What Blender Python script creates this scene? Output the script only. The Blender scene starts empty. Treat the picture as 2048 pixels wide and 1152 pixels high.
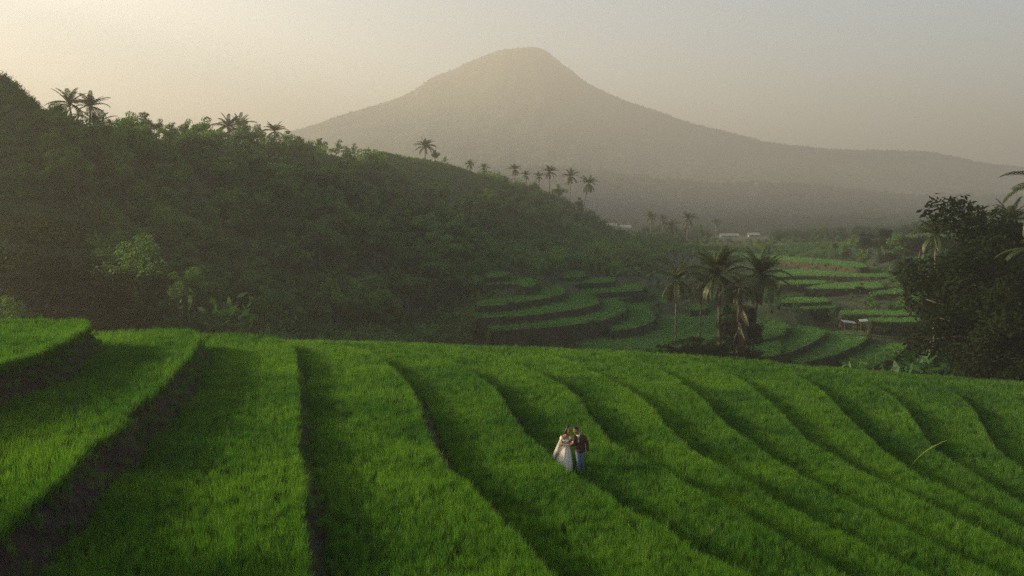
import bpy, bmesh, math, random
import numpy as np
from mathutils import Vector, Matrix, Quaternion

# ------------------------------------------------------------------ camera, sky, sun, exposure
SC = bpy.context.scene
COL = SC.collection
F = 1991.0            # focal length in pixels of the 2048 px wide photograph
HOR = 420.0           # pixel row of the horizon
CZ = 24.0             # camera height above the scene's zero level
cam_d = bpy.data.cameras.new('camera')
cam_d.sensor_width = 36.0
cam_d.lens = 36.0 * F / 2048.0
cam_d.shift_y = -(576.0 - HOR) / 2048.0
cam_d.clip_start = 0.5
cam_d.clip_end = 20000.0
cam = bpy.data.objects.new('camera', cam_d)
cam.location = (0, 0, CZ)
cam.rotation_euler = (math.radians(90), 0, 0)
COL.objects.link(cam)
SC.camera = cam

SUN_AZ = math.radians(-82)      # to the left of the view, a little behind the subject
SUN_EL = math.radians(17)
world = bpy.data.worlds.new('World')
SC.world = world
world.use_nodes = True
wn, wl = world.node_tree.nodes, world.node_tree.links
wn.clear()
sky = wn.new('ShaderNodeTexSky')
sky.sky_type = 'NISHITA'
sky.sun_disc = False
sky.sun_elevation = SUN_EL
sky.sun_rotation = SUN_AZ
sky.altitude = 400
sky.air_density = 1.0
sky.dust_density = 2.2
sky.ozone_density = 1.0
bg = wn.new('ShaderNodeBackground')
bg.inputs['Strength'].default_value = 0.068
wo = wn.new('ShaderNodeOutputWorld')
wl.new(sky.outputs[0], bg.inputs[0])
wl.new(bg.outputs[0], wo.inputs[0])

sun_d = bpy.data.lights.new('sun', 'SUN')
sun_d.energy = 5.0
sun_d.angle = math.radians(4)   # veiled by morning haze
sun_d.color = (1.0, 0.81, 0.53)
sun = bpy.data.objects.new('sun', sun_d)
SUN_DIR = Vector((math.sin(SUN_AZ) * math.cos(SUN_EL), math.cos(SUN_AZ) * math.cos(SUN_EL), math.sin(SUN_EL)))
sun.rotation_euler = SUN_DIR.to_track_quat('Z', 'Y').to_euler()
sun.location = (-60, 40, 80)
COL.objects.link(sun)

SC.view_settings.view_transform = 'Standard'
SC.view_settings.look = 'None'
SC.view_settings.gamma = 1.0
SC.view_settings.use_curve_mapping = False
SC.view_settings.exposure = 1.78
SC.render.engine = 'CYCLES'
cy = SC.cycles
cy.use_denoising = False
try:
    cy.denoiser = 'OPENIMAGEDENOISE'
except Exception:
    pass
cy.max_bounces = 5
cy.diffuse_bounces = 2
cy.glossy_bounces = 1
cy.transmission_bounces = 4
cy.volume_bounces = 0
cy.caustics_reflective = False
cy.caustics_refractive = False
cy.sample_clamp_indirect = 4.0

HAZE_DENSITY = 0.00060

# ------------------------------------------------------------------ helpers
rng = np.random.default_rng(7)
random.seed(7)

def unproj(px, py, zrel):
    """pixel of the photograph + height below the camera -> world x, y"""
    d = -zrel * F / (np.asarray(py, float) - HOR)
    return (np.asarray(px, float) - 1024.0) / F * d, d

def at(px, py, d):
    """pixel and distance -> world point"""
    return Vector(((px - 1024.0) / F * d, d, CZ - (py - HOR) / F * d))

def topx(x, y, z):
    return 1024 + x / y * F, HOR + (CZ - z) / y * F

def hash2(ix, iy, seed=0):
    h = (ix.astype(np.int64) * 374761393 + iy.astype(np.int64) * 668265263 + seed * 1442695041) & 0x7fffffff
    h = ((h ^ (h >> 13)) * 1274126177) & 0x7fffffff
    h = h ^ (h >> 16)
    return (h & 0xffff) / 65535.0

def vnoise(x, y, seed=0):
    x = np.asarray(x, float); y = np.asarray(y, float)
    ix = np.floor(x); iy = np.floor(y)
    fx = x - ix; fy = y - iy
    fx = fx * fx * (3 - 2 * fx); fy = fy * fy * (3 - 2 * fy)
    a = hash2(ix, iy, seed); b = hash2(ix + 1, iy, seed)
    c = hash2(ix, iy + 1, seed); d = hash2(ix + 1, iy + 1, seed)
    return (a * (1 - fx) + b * fx) * (1 - fy) + (c * (1 - fx) + d * fx) * fy

def fbm(x, y, seed=0, octv=4):
    s = 0.0; a = 0.5; t = 0.0
    for o in range(octv):
        s = s + a * vnoise(np.asarray(x) * 2 ** o, np.asarray(y) * 2 ** o, seed + o * 17)
        t += a; a *= 0.5
    return s / t - 0.5

def smooth_line(pts, n_per=10):
    """Catmull-Rom through 2-D points"""
    p = np.array(pts, float)
    p = np.vstack([2 * p[0] - p[1], p, 2 * p[-1] - p[-2]])
    out = []
    for i in range(1, len(p) - 2):
        for t in np.linspace(0, 1, n_per, endpoint=False):
            a, b, c, d = p[i - 1], p[i], p[i + 1], p[i + 2]
            out.append(0.5 * ((2 * b) + (-a + c) * t + (2 * a - 5 * b + 4 * c - d) * t * t + (-a + 3 * b - 3 * c + d) * t ** 3))
    out.append(p[-2])
    return np.array(out)

def resample(line, n):
    seg = np.linalg.norm(np.diff(line, axis=0), axis=1)
    s = np.concatenate([[0], np.cumsum(seg)])
    t = np.linspace(0, s[-1], n)
    return np.stack([np.interp(t, s, line[:, k]) for k in range(line.shape[1])], 1)

def mesh_from(name, verts, faces, mat=None, smooth=False):
    me = bpy.data.meshes.new(name)
    verts = np.asarray(verts, np.float32)
    if isinstance(faces, np.ndarray):
        nf, k = faces.shape
        me.vertices.add(len(verts)); me.vertices.foreach_set('co', verts.ravel())
        me.loops.add(nf * k); me.loops.foreach_set('vertex_index', faces.astype(np.int32).ravel())
        me.polygons.add(nf); me.polygons.foreach_set('loop_start', np.arange(0, nf * k, k, dtype=np.int32))
        me.update(calc_edges=True); me.validate()
    else:
        me.from_pydata([tuple(map(float, v)) for v in verts], [], [tuple(f) for f in faces])
    if mat is not None:
        me.materials.append(mat)
    if smooth:
        me.polygons.foreach_set('use_smooth', np.ones(len(me.polygons), bool))
    me.update()
    return me

def link(name, data, parent=None, loc=None):
    o = bpy.data.objects.new(name, data)
    COL.objects.link(o)
    if parent is not None:
        o.parent = parent
    if loc is not None:
        o.location = loc
    return o

def tag(o, label=None, cat=None, group=None, kind=None):
    if label: o['label'] = label
    if cat: o['category'] = cat
    if group: o['group'] = group
    if kind: o['kind'] = kind
    return o

def empty(name, loc, label, cat, group=None, rz=0.0, sc=1.0):
    o = link(name, None, None, loc)
    o.rotation_euler = (0, 0, rz)
    o.scale = (sc, sc, sc)
    o.empty_display_size = 0.2
    return tag(o, label, cat, group)

class MB:
    """collects vertices and faces for one mesh"""
    def __init__(self):
        self.v = []; self.f = []
    def add(self, vs, fs):
        n = len(self.v)
        self.v.extend([tuple(map(float, a)) for a in vs])
        self.f.extend([tuple(n + i for i in f) for f in fs])
    def tube(self, pts, rad, seg=8, cap=True):
        pts = [Vector(p) for p in pts]
        rings = []
        for i, p in enumerate(pts):
            d = (pts[min(i + 1, len(pts) - 1)] - pts[max(i - 1, 0)]).normalized()
            ref = Vector((0, 0, 1)) if abs(d.z) < 0.9 else Vector((1, 0, 0))
            a = d.cross(ref).normalized(); b = d.cross(a).normalized()
            r = rad[i] if hasattr(rad, '__len__') else rad
            rings.append([p + (a * math.cos(2 * math.pi * k / seg) + b * math.sin(2 * math.pi * k / seg)) * r for k in range(seg)])
        vs = [v for r in rings for v in r]
        fs = []
        for i in range(len(rings) - 1):
            for k in range(seg):
                fs.append((i * seg + k, i * seg + (k + 1) % seg, (i + 1) * seg + (k + 1) % seg, (i + 1) * seg + k))
        if cap:
            fs.append(tuple(range(seg))[::-1])
            fs.append(tuple((len(rings) - 1) * seg + k for k in range(seg)))
        self.add(vs, fs)
    def box(self, c, s, rot=None):
        vs = []
        for z in (-1, 1):
            for y in (-1, 1):
                for x in (-1, 1):
                    v = Vector((x * s[0] / 2, y * s[1] / 2, z * s[2] / 2))
                    if rot is not None: v = rot @ v
                    vs.append(v + Vector(c))
        self.add(vs, [(0, 2, 3, 1), (4, 5, 7, 6), (0, 1, 5, 4), (2, 6, 7, 3), (0, 4, 6, 2), (1, 3, 7, 5)])
    def ellipsoid(self, c, r, seg=14, rings=9, rot=None):
        vs = []; fs = []
        for i in range(rings + 1):
            th = math.pi * i / rings
            for k in range(seg):
                ph = 2 * math.pi * k / seg
                v = Vector((r[0] * math.sin(th) * math.cos(ph), r[1] * math.sin(th) * math.sin(ph), r[2] * math.cos(th)))
                if rot is not None: v = rot @ v
                vs.append(v + Vector(c))
        for i in range(rings):
            for k in range(seg):
                fs.append((i * seg + k, (i + 1) * seg + k, (i + 1) * seg + (k + 1) % seg, i * seg + (k + 1) % seg))
        self.add(vs, fs)
    def mesh(self, name, mat, smooth=False):
        return mesh_from(name, np.array(self.v), self.f, mat, smooth)

# ------------------------------------------------------------------ materials
def new_mat(name):
    m = bpy.data.materials.new(name)
    m.use_nodes = True
    m.node_tree.nodes.clear()
    return m, m.node_tree.nodes, m.node_tree.links

def ramp(n, stops):
    r = n.new('ShaderNodeValToRGB')
    e = r.color_ramp.elements
    while len(e) < len(stops): e.new(0.5)
    for i, (p, c) in enumerate(stops):
        e[i].position = p; e[i].color = (*c, 1)
    return r

def leaf_mat(name, dark, light, trans, mix=0.45, gloss=0.06, attr=None, noise_scale=None, roughness=0.5):
    """leaf: diffuse + translucent; its own tint varies from plant to plant"""
    m, n, l = new_mat(name)
    if attr:
        a = n.new('ShaderNodeAttribute'); a.attribute_type = 'INSTANCER'; a.attribute_name = attr
        fac = a.outputs['Fac']
    else:
        a = n.new('ShaderNodeObjectInfo'); fac = a.outputs['Random']
    if noise_scale:
        g = n.new('ShaderNodeNewGeometry')
        ns = n.new('ShaderNodeTexNoise'); ns.inputs['Scale'].default_value = noise_scale; ns.inputs['Detail'].default_value = 3
        l.new(g.outputs['Position'], ns.inputs['Vector'])
        add = n.new('ShaderNodeMath'); add.operation = 'MULTIPLY_ADD'
        add.inputs[1].default_value = 0.5
        sub = n.new('ShaderNodeMath'); sub.operation = 'MULTIPLY_ADD'
        sub.inputs[1].default_value = 1.6; sub.inputs[2].default_value = -0.55
        l.new(ns.outputs['Fac'], sub.inputs[0])
        l.new(fac, add.inputs[0]); l.new(sub.outputs[0], add.inputs[2])
        fac = add.outputs[0]
    rd = ramp(n, [(0.0, dark), (1.0, light)])
    l.new(fac, rd.inputs[0])
    mx = n.new('ShaderNodeMix'); mx.data_type = 'RGBA'; mx.blend_type = 'MULTIPLY'
    mx.inputs['Factor'].default_value = 1.0
    l.new(rd.outputs[0], mx.inputs['A']); mx.inputs['B'].default_value = (*trans, 1)
    d = n.new('ShaderNodeBsdfDiffuse'); t = n.new('ShaderNodeBsdfTranslucent')
    l.new(rd.outputs[0], d.inputs['Color']); l.new(mx.outputs['Result'], t.inputs['Color'])
    ms = n.new('ShaderNodeMixShader'); ms.inputs[0].default_value = mix
    l.new(d.outputs[0], ms.inputs[1]); l.new(t.outputs[0], ms.inputs[2])
    last = ms.outputs[0]
    if gloss > 0:
        g2 = n.new('ShaderNodeBsdfGlossy'); g2.inputs['Roughness'].default_value = roughness
        g2.inputs['Color'].default_value = (0.9, 1.0, 0.8, 1)
        m2 = n.new('ShaderNodeMixShader'); m2.inputs[0].default_value = gloss
        l.new(last, m2.inputs[1]); l.new(g2.outputs[0], m2.inputs[2]); last = m2.outputs[0]
    o = n.new('ShaderNodeOutputMaterial'); l.new(last, o.inputs['Surface'])
    return m

def rough_mat(name, stops, scale=3.0, bump=0.5, rough=0.9, detail=6, bump_scale=None, dist=0.05):
    m, n, l = new_mat(name)
    g = n.new('ShaderNodeNewGeometry')
    ns = n.new('ShaderNodeTexNoise'); ns.inputs['Scale'].default_value = scale; ns.inputs['Detail'].default_value = detail
    l.new(g.outputs['Position'], ns.inputs['Vector'])
    r = ramp(n, stops); l.new(ns.outputs['Fac'], r.inputs[0])
    b = n.new('ShaderNodeBsdfPrincipled'); b.inputs['Roughness'].default_value = rough
    b.inputs['Specular IOR Level'].default_value = 0.2
    l.new(r.outputs[0], b.inputs['Base Color'])
    if bump:
        n2 = n.new('ShaderNodeTexNoise'); n2.inputs['Scale'].default_value = bump_scale or scale * 4; n2.inputs['Detail'].default_value = 5
        l.new(g.outputs['Position'], n2.inputs['Vector'])
        bp = n.new('ShaderNodeBump'); bp.inputs['Strength'].default_value = bump; bp.inputs['Distance'].default_value = dist
        l.new(n2.outputs['Fac'], bp.inputs['Height']); l.new(bp.outputs[0], b.inputs['Normal'])
    o = n.new('ShaderNodeOutputMaterial'); l.new(b.outputs[0], o.inputs['Surface'])
    return m

M_SOIL = rough_mat('wet_brown_soil', [(0.3, (0.011, 0.006, 0.005)), (0.55, (0.019, 0.011, 0.008)), (0.75, (0.032, 0.019, 0.013))], 5.0, 0.5, 0.85, bump_scale=14, dist=0.08)
M_MUD = rough_mat('paddy_mud', [(0.3, (0.014, 0.014, 0.008)), (0.7, (0.026, 0.026, 0.013))], 4.0, 0.4, 0.8)
M_BANK = rough_mat('weedy_bank_soil', [(0.3, (0.02, 0.02, 0.012)), (0.5, (0.04, 0.03, 0.018)), (0.7, (0.03, 0.05, 0.015))], 0.9, 0.8, 0.95, bump_scale=3, dist=0.3)
M_GROUND = rough_mat('undergrown_ground', [(0.3, (0.02, 0.028, 0.01)), (0.5, (0.03, 0.045, 0.014)), (0.7, (0.045, 0.06, 0.02))], 0.25, 0.6, 1.0, bump_scale=1.2, dist=0.5)
M_VGRASS = rough_mat('valley_rice_bed', [(0.3, (0.03, 0.09, 0.018)), (0.7, (0.05, 0.13, 0.025))], 0.4, 0.5, 1.0, bump_scale=4, dist=0.2)
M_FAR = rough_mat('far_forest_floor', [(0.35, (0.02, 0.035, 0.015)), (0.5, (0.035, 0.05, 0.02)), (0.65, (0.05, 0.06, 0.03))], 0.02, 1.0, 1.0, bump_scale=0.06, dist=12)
M_RICE = leaf_mat('rice_leaf', (0.014, 0.072, 0.005), (0.074, 0.178, 0.010), (1.75, 1.65, 0.7), 0.5, 0.02, attr='tint')
M_RICEV = leaf_mat('valley_rice_leaf', (0.035, 0.12, 0.02), (0.08, 0.20, 0.03), (1.6, 1.6, 0.9), 0.45, 0.03, attr='tint')
M_LEAF = leaf_mat('tree_leaf', (0.018, 0.062, 0.013), (0.085, 0.175, 0.030), (1.7, 1.6, 0.8), 0.4, 0.015, noise_scale=0.35)
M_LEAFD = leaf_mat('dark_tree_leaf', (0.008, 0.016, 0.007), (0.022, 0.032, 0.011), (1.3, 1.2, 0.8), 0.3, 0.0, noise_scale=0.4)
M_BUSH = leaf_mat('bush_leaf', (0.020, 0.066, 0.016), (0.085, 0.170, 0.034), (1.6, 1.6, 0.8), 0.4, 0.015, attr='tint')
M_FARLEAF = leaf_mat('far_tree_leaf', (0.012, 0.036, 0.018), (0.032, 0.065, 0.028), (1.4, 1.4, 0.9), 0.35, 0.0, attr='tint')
M_FROND = leaf_mat('palm_frond_leaf', (0.018, 0.036, 0.009), (0.048, 0.070, 0.015), (1.7, 1.5, 0.8), 0.35, 0.03, roughness=0.5)
M_DRY = leaf_mat('dry_palm_frond', (0.026, 0.018, 0.009), (0.052, 0.036, 0.015), (1.5, 1.3, 0.9), 0.35, 0.03)
M_BARK = rough_mat('grey_bark', [(0.3, (0.05, 0.04, 0.03)), (0.7, (0.13, 0.11, 0.085))], 3.0, 0.8, 0.95, bump_scale=8)
M_PALMBARK = rough_mat('palm_bark', [(0.3, (0.08, 0.065, 0.05)), (0.7, (0.2, 0.17, 0.13))], 4.0, 0.8, 0.95, bump_scale=10)

def flat_mat(name, c, rough=0.8, var=0.15, scale=12.0, sheen=0.0):
    lo = tuple(max(0, x * (1 - var)) for x in c); hi = tuple(min(1, x * (1 + var)) for x in c)
    return rough_mat(name, [(0.35, lo), (0.65, hi)], scale, 0.25, rough, bump_scale=scale * 5, dist=0.004)

# ------------------------------------------------------------------ instanced masses (grass, undergrowth, far woods)
def proto_collection(name, meshes):
    c = bpy.data.collections.new(name)
    for i, me in enumerate(meshes):
        o = bpy.data.objects.new('%s_%02d' % (name, i), me)
        c.objects.link(o)
    return c

def scatter(name, pts, rot, scale, tint, coll, nproto, label, cat, parent=None, idx=None):
    me = bpy.data.meshes.new(name)
    n = len(pts)
    me.vertices.add(n)
    me.vertices.foreach_set('co', np.asarray(pts, np.float32).ravel())
    def attr(nm, ty, data, key='value'):
        a = me.attributes.new(nm, ty, 'POINT')
        a.data.foreach_set(key, np.asarray(data).ravel())
    attr('rot', 'FLOAT_VECTOR', np.asarray(rot, np.float32), 'vector')
    sc3 = np.asarray(scale, np.float32)
    if sc3.ndim == 1: sc3 = np.repeat(sc3[:, None], 3, 1)
    attr('size', 'FLOAT_VECTOR', sc3, 'vector')
    attr('tint', 'FLOAT', np.asarray(tint, np.float32))
    attr('pick', 'INT', np.asarray(idx if idx is not None else rng.integers(0, nproto, n), np.int32))
    o = link(name, me, parent)
    ng = bpy.data.node_groups.new(name + '_nodes', 'GeometryNodeTree')
    ng.interface.new_socket('Geometry', in_out='INPUT', socket_type='NodeSocketGeometry')
    ng.interface.new_socket('Geometry', in_out='OUTPUT', socket_type='NodeSocketGeometry')
    N, L = ng.nodes, ng.links
    gi = N.new('NodeGroupInput'); go = N.new('NodeGroupOutput')
    ci = N.new('GeometryNodeCollectionInfo')
    ci.inputs['Collection'].default_value = coll
    ci.inputs['Separate Children'].default_value = True
    ci.inputs['Reset Children'].default_value = True
    ip = N.new('GeometryNodeInstanceOnPoints')
    ip.inputs['Pick Instance'].default_value = True
    def na(nm, ty):
        a = N.new('GeometryNodeInputNamedAttribute'); a.data_type = ty; a.inputs['Name'].default_value = nm
        return a.outputs['Attribute']
    e2r = N.new('FunctionNodeEulerToRotation')
    L.new(na('rot', 'FLOAT_VECTOR'), e2r.inputs[0])
    L.new(gi.outputs[0], ip.inputs['Points'])
    L.new(ci.outputs[0], ip.inputs['Instance'])
    L.new(na('pick', 'INT'), ip.inputs['Instance Index'])
    L.new(e2r.outputs[0], ip.inputs['Rotation'])
    L.new(na('size', 'FLOAT_VECTOR'), ip.inputs['Scale'])
    L.new(ip.outputs[0], go.inputs[0])
    md = o.modifiers.new('scatter', 'NODES')
    md.node_group = ng
    tag(o, label, cat, kind='stuff')
    return o

def blade_tuft(seed, nb, rad, h, w, spread=0.35, segs=2):
    """a tuft of tapering, bending leaf blades"""
    r = np.random.default_rng(seed)
    V = []; Fq = []
    for b in range(nb):
        a = r.uniform(0, 2 * math.pi); rr = rad * math.sqrt(r.uniform())
        bx, by = rr * math.cos(a), rr * math.sin(a)
        az = r.uniform(0, 2 * math.pi)
        hh = h * r.uniform(0.65, 1.12)
        lean = r.uniform(0.05, spread)
        tw = r.uniform(0, math.pi)
        tx, ty = math.cos(tw) * w / 2, math.sin(tw) * w / 2
        n0 = len(V)
        for s in range(segs + 1):
            t = s / segs
            off = lean * hh * t * t
            x = bx + math.cos(az) * off; y = by + math.sin(az) * off
            z = hh * (t - 0.12 * t * t * (lean / 0.35))
            k = (1.0 - 0.15 * t) if s < segs else 0.08
            V.append((x - tx * k, y - ty * k, z)); V.append((x + tx * k, y + ty * k, z))
        for s in range(segs):
            i = n0 + 2 * s
            Fq.append((i, i + 1, i + 3, i + 2))
    return np.array(V), np.array(Fq)

def leaf_cloud(seed, centers, radii, n_per, size, squash=0.8):
    """leaf-sized faces spread through clumps"""
    r = np.random.default_rng(seed)
    Vs = []; Fs = []; c0 = 0
    for c, rad in zip(centers, radii):
        n = int(n_per * rad * rad)
        d = r.normal(size=(n, 3)); d /= np.linalg.norm(d, axis=1)[:, None]
        rr = rad * r.uniform(0.35, 1.0, n) ** 0.5 * (1 + 0.12 * r.normal(size=n))
        p = np.array(c) + d * rr[:, None] * np.array([1, 1, squash])
        nrm = d * 0.6 + r.normal(size=(n, 3)) * 0.7; nrm[:, 2] += 0.5
        nrm /= np.linalg.norm(nrm, axis=1)[:, None]
        ref = r.normal(size=(n, 3))
        u = np.cross(nrm, ref); u /= np.linalg.norm(u, axis=1)[:, None]
        v = np.cross(nrm, u)
        s = size * r.uniform(0.6, 1.3, n)[:, None]
        q = np.stack([p - u * s, p + v * s * 0.42 - u * s * 0.1, p + u * s, p - v * s * 0.42 - u * s * 0.1], 1)
        Vs.append(q.reshape(-1, 3)); Fs.append(np.arange(n * 4).reshape(n, 4) + c0); c0 += n * 4
    return np.vstack(Vs), np.vstack(Fs)

# ------------------------------------------------------------------ the near terraces: contours of the spur
# each line is the outer lip of one terrace, near end first; the last points run along the crest.
# (row of pixels in the photograph, height of the rice tops below the camera)
NEAR = [
 (-5.2, [(-420,860),(-250,800),(-100,757),(0,722),(60,705),(100,690),(150,664),(176,645)], [(172,637),(100,635),(0,640),(-120,644)]),
 (-6.3, [(-420,1380),(-220,1230),(-40,1080),(10,1035),(45,1005),(85,970),(125,940),(160,895),(182,872),(235,845),(258,806),(297,784),(318,765),(342,740),(377,705),(396,668)], [(392,657),(330,652),(250,655),(190,661),(100,664)]),
 (-7.3, [(640,1500),(618,1300),(612,1152),(613,1100),(604,1045),(601,995),(611,950),(600,922),(591,885),(594,840),(595,800),(592,750),(586,700)], [(575,681),(555,670),(500,664),(405,663),(300,667)]),
 (-7.9, [(1420,1500),(1230,1280),(1112,1155),(1070,1105),(1024,1053),(974,1006),(932,959),(902,934),(876,906),(858,874),(845,845),(833,802),(815,766),(786,736)], [(760,713),(735,699),(700,687),(640,679),(585,677),(480,676)]),
 (-8.5, [(2000,1440),(1720,1270),(1500,1150),(1469,1131),(1419,1107),(1369,1080),(1324,1048),(1284,1028),(1234,1000),(1209,978),(1149,944),(1110,912),(1085,893),(1056,870),(1036,848),(1011,813),(994,781),(960,753)], [(925,730),(880,712),(830,699),(760,687),(690,680),(560,679)]),
 (-9.1, [(2250,1430),(1960,1285),(1705,1150),(1616,1098),(1536,1053),(1479,1021),(1424,990),(1369,961),(1319,931),(1261,902),(1223,880),(1195,850),(1171,818),(1150,790),(1118,763)], [(1075,743),(1037,726),(987,707),(920,692),(830,683),(680,681)]),
 (-9.7, [(2400,1400),(2100,1260),(1855,1143),(1765,1100),(1700,1068),(1640,1038),(1580,1010),(1536,985),(1461,940),(1400,905),(1365,882),(1332,850),(1305,816),(1276,790)], [(1240,766),(1200,746),(1150,723),(1090,704),(1000,690),(850,684)]),
 (-10.3, [(2500,1380),(2200,1235),(1960,1128),(1850,1075),(1790,1042),(1720,1008),(1670,983),(1620,956),(1575,931),(1536,908),(1490,872),(1452,846),(1430,825),(1400,791)], [(1370,768),(1330,742),(1287,725),(1230,707),(1140,695),(990,689)]),
 (-10.9, [(2600,1340),(2300,1205),(2040,1095),(1970,1060),(1900,1024),(1850,1000),(1790,970),(1740,947),(1690,920),(1640,893),(1598,862),(1560,822),(1527,793)], [(1500,770),(1470,749),(1415,728),(1350,712),(1260,699),(1120,693)]),
 (-11.5, [(2650,1300),(2350,1180),(2048,1050),(1980,1015),(1920,985),(1850,952),(1810,930),(1762,896),(1729,862),(1698,836),(1668,803)], [(1641,776),(1603,753),(1550,735),(1480,718),(1390,706),(1250,698)]),
 (-12.1, [(2700,1270),(2400,1150),(2150,1050),(2048,1004),(1980,966),(1925,930),(1890,908),(1862,886),(1840,860),(1820,830)], [(1798,800),(1768,779),(1730,760),(1680,744),(1600,729),(1510,714),(1380,705)]),
 (-12.7, [(2750,1240),(2450,1120),(2200,1020),(2090,965),(2045,935),(2008,908),(1980,878),(1960,845)], [(1948,820),(1925,795),(1895,777),(1850,761),(1770,747),(1690,734),(1560,720)]),
 (-13.3, [(2800,1200),(2500,1080),(2280,990),(2180,940),(2130,900),(2100,860)], [(2080,835),(2055,808),(2010,785),(1950,766),(1870,752),(1780,741),(1650,728)]),
 (-13.9, [(2850,1160),(2600,1060),(2380,970),(2290,920),(2250,880)], [(2215,845),(2180,815),(2120,788),(2040,767),(1960,757),(1860,747),(1730,735)]),
 (-14.6, [(2900,1120),(2700,1030),(2500,950),(2420,900),(2380,870)], [(2350,840),(2300,810),(2230,785),(2150,770),(2050,761),(1930,752),(1800,741)]),
]
GRASS = 0.42          # rice stands this high above its bed
NS, NC = 170, 70      # samples along the side and along the crest
CONT = []             # dense contours in world x, y
for k, (z, side, crest) in enumerate(NEAR):
    full = smooth_line(side + crest, 10)
    cut = (len(side) - 1) * 10
    x, y = unproj(full[:, 0], full[:, 1], z)
    w = np.stack([x, y], 1)
    s_, c_ = w[:cut + 1], w[cut:]
    e = c_[-1]; d = np.array([-0.985, 0.17])
    ext = np.array([e + d * t for t in (10, 18, 28, 42)])
    c_ = resample(np.vstack([c_[:-4], ext]), 240)
    c0 = c_[0].copy()
    for _ in range(60):
        c_[1:-1] = (c_[:-2] + 2 * c_[1:-1] + c_[2:]) / 4
    c_[0] = c0
    d0 = s_[0] - s_[6]; d0 = d0 / np.linalg.norm(d0)
    s_ = np.vstack([[s_[0] + (d0 * 0.4 + np.array([0.1, -0.6])) * 14], s_])
    line = np.vstack([resample(s_, NS), resample(c_, NC)[1:]])
    CONT.append(line)
ZS = np.array([CZ + z - GRASS for z, _, _ in NEAR])      # soil level of each bed
LEAN = [0.75, 0.7, 0.6] + [0.36] * (len(NEAR) - 3)
def normals(line):
    t = np.gradient(line, axis=0); t /= np.linalg.norm(t, axis=1)[:, None]
    for _ in range(3):
        t[1:-1] = (t[:-2] + 2 * t[1:-1] + t[2:]) / 4
    t /= np.linalg.norm(t, axis=1)[:, None]
    return np.stack([t[:, 1], -t[:, 0]], 1)
NRM = [normals(c) for c in CONT]
FOOT = [c + n * l for c, n, l in zip(CONT, NRM, LEAN)]

def inside(poly, x, y):
    r = np.zeros(x.shape, bool)
    x0, y0 = poly[:, 0], poly[:, 1]; x1, y1 = np.roll(x0, -1), np.roll(y0, -1)
    for a, b, c, d in zip(x0, y0, x1, y1):
        if b == d: continue
        hit = ((b > y) != (d > y)) & (x < (c - a) * (y - b) / (d - b) + a)
        r ^= hit
    return r
POLY = [np.vstack([f, [[-140, f[-1][1] + 8], [-140, -60], [f[0][0] - 5, -60]]]) for f in FOOT]
def near_level(x, y):
    """soil height of the terraces, nan off the spur"""
    z = np.full(np.shape(x), np.nan)
    for k in range(len(POLY) - 1, -1, -1):
        z[inside(POLY[k], x, y)] = ZS[k]
    return z

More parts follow.
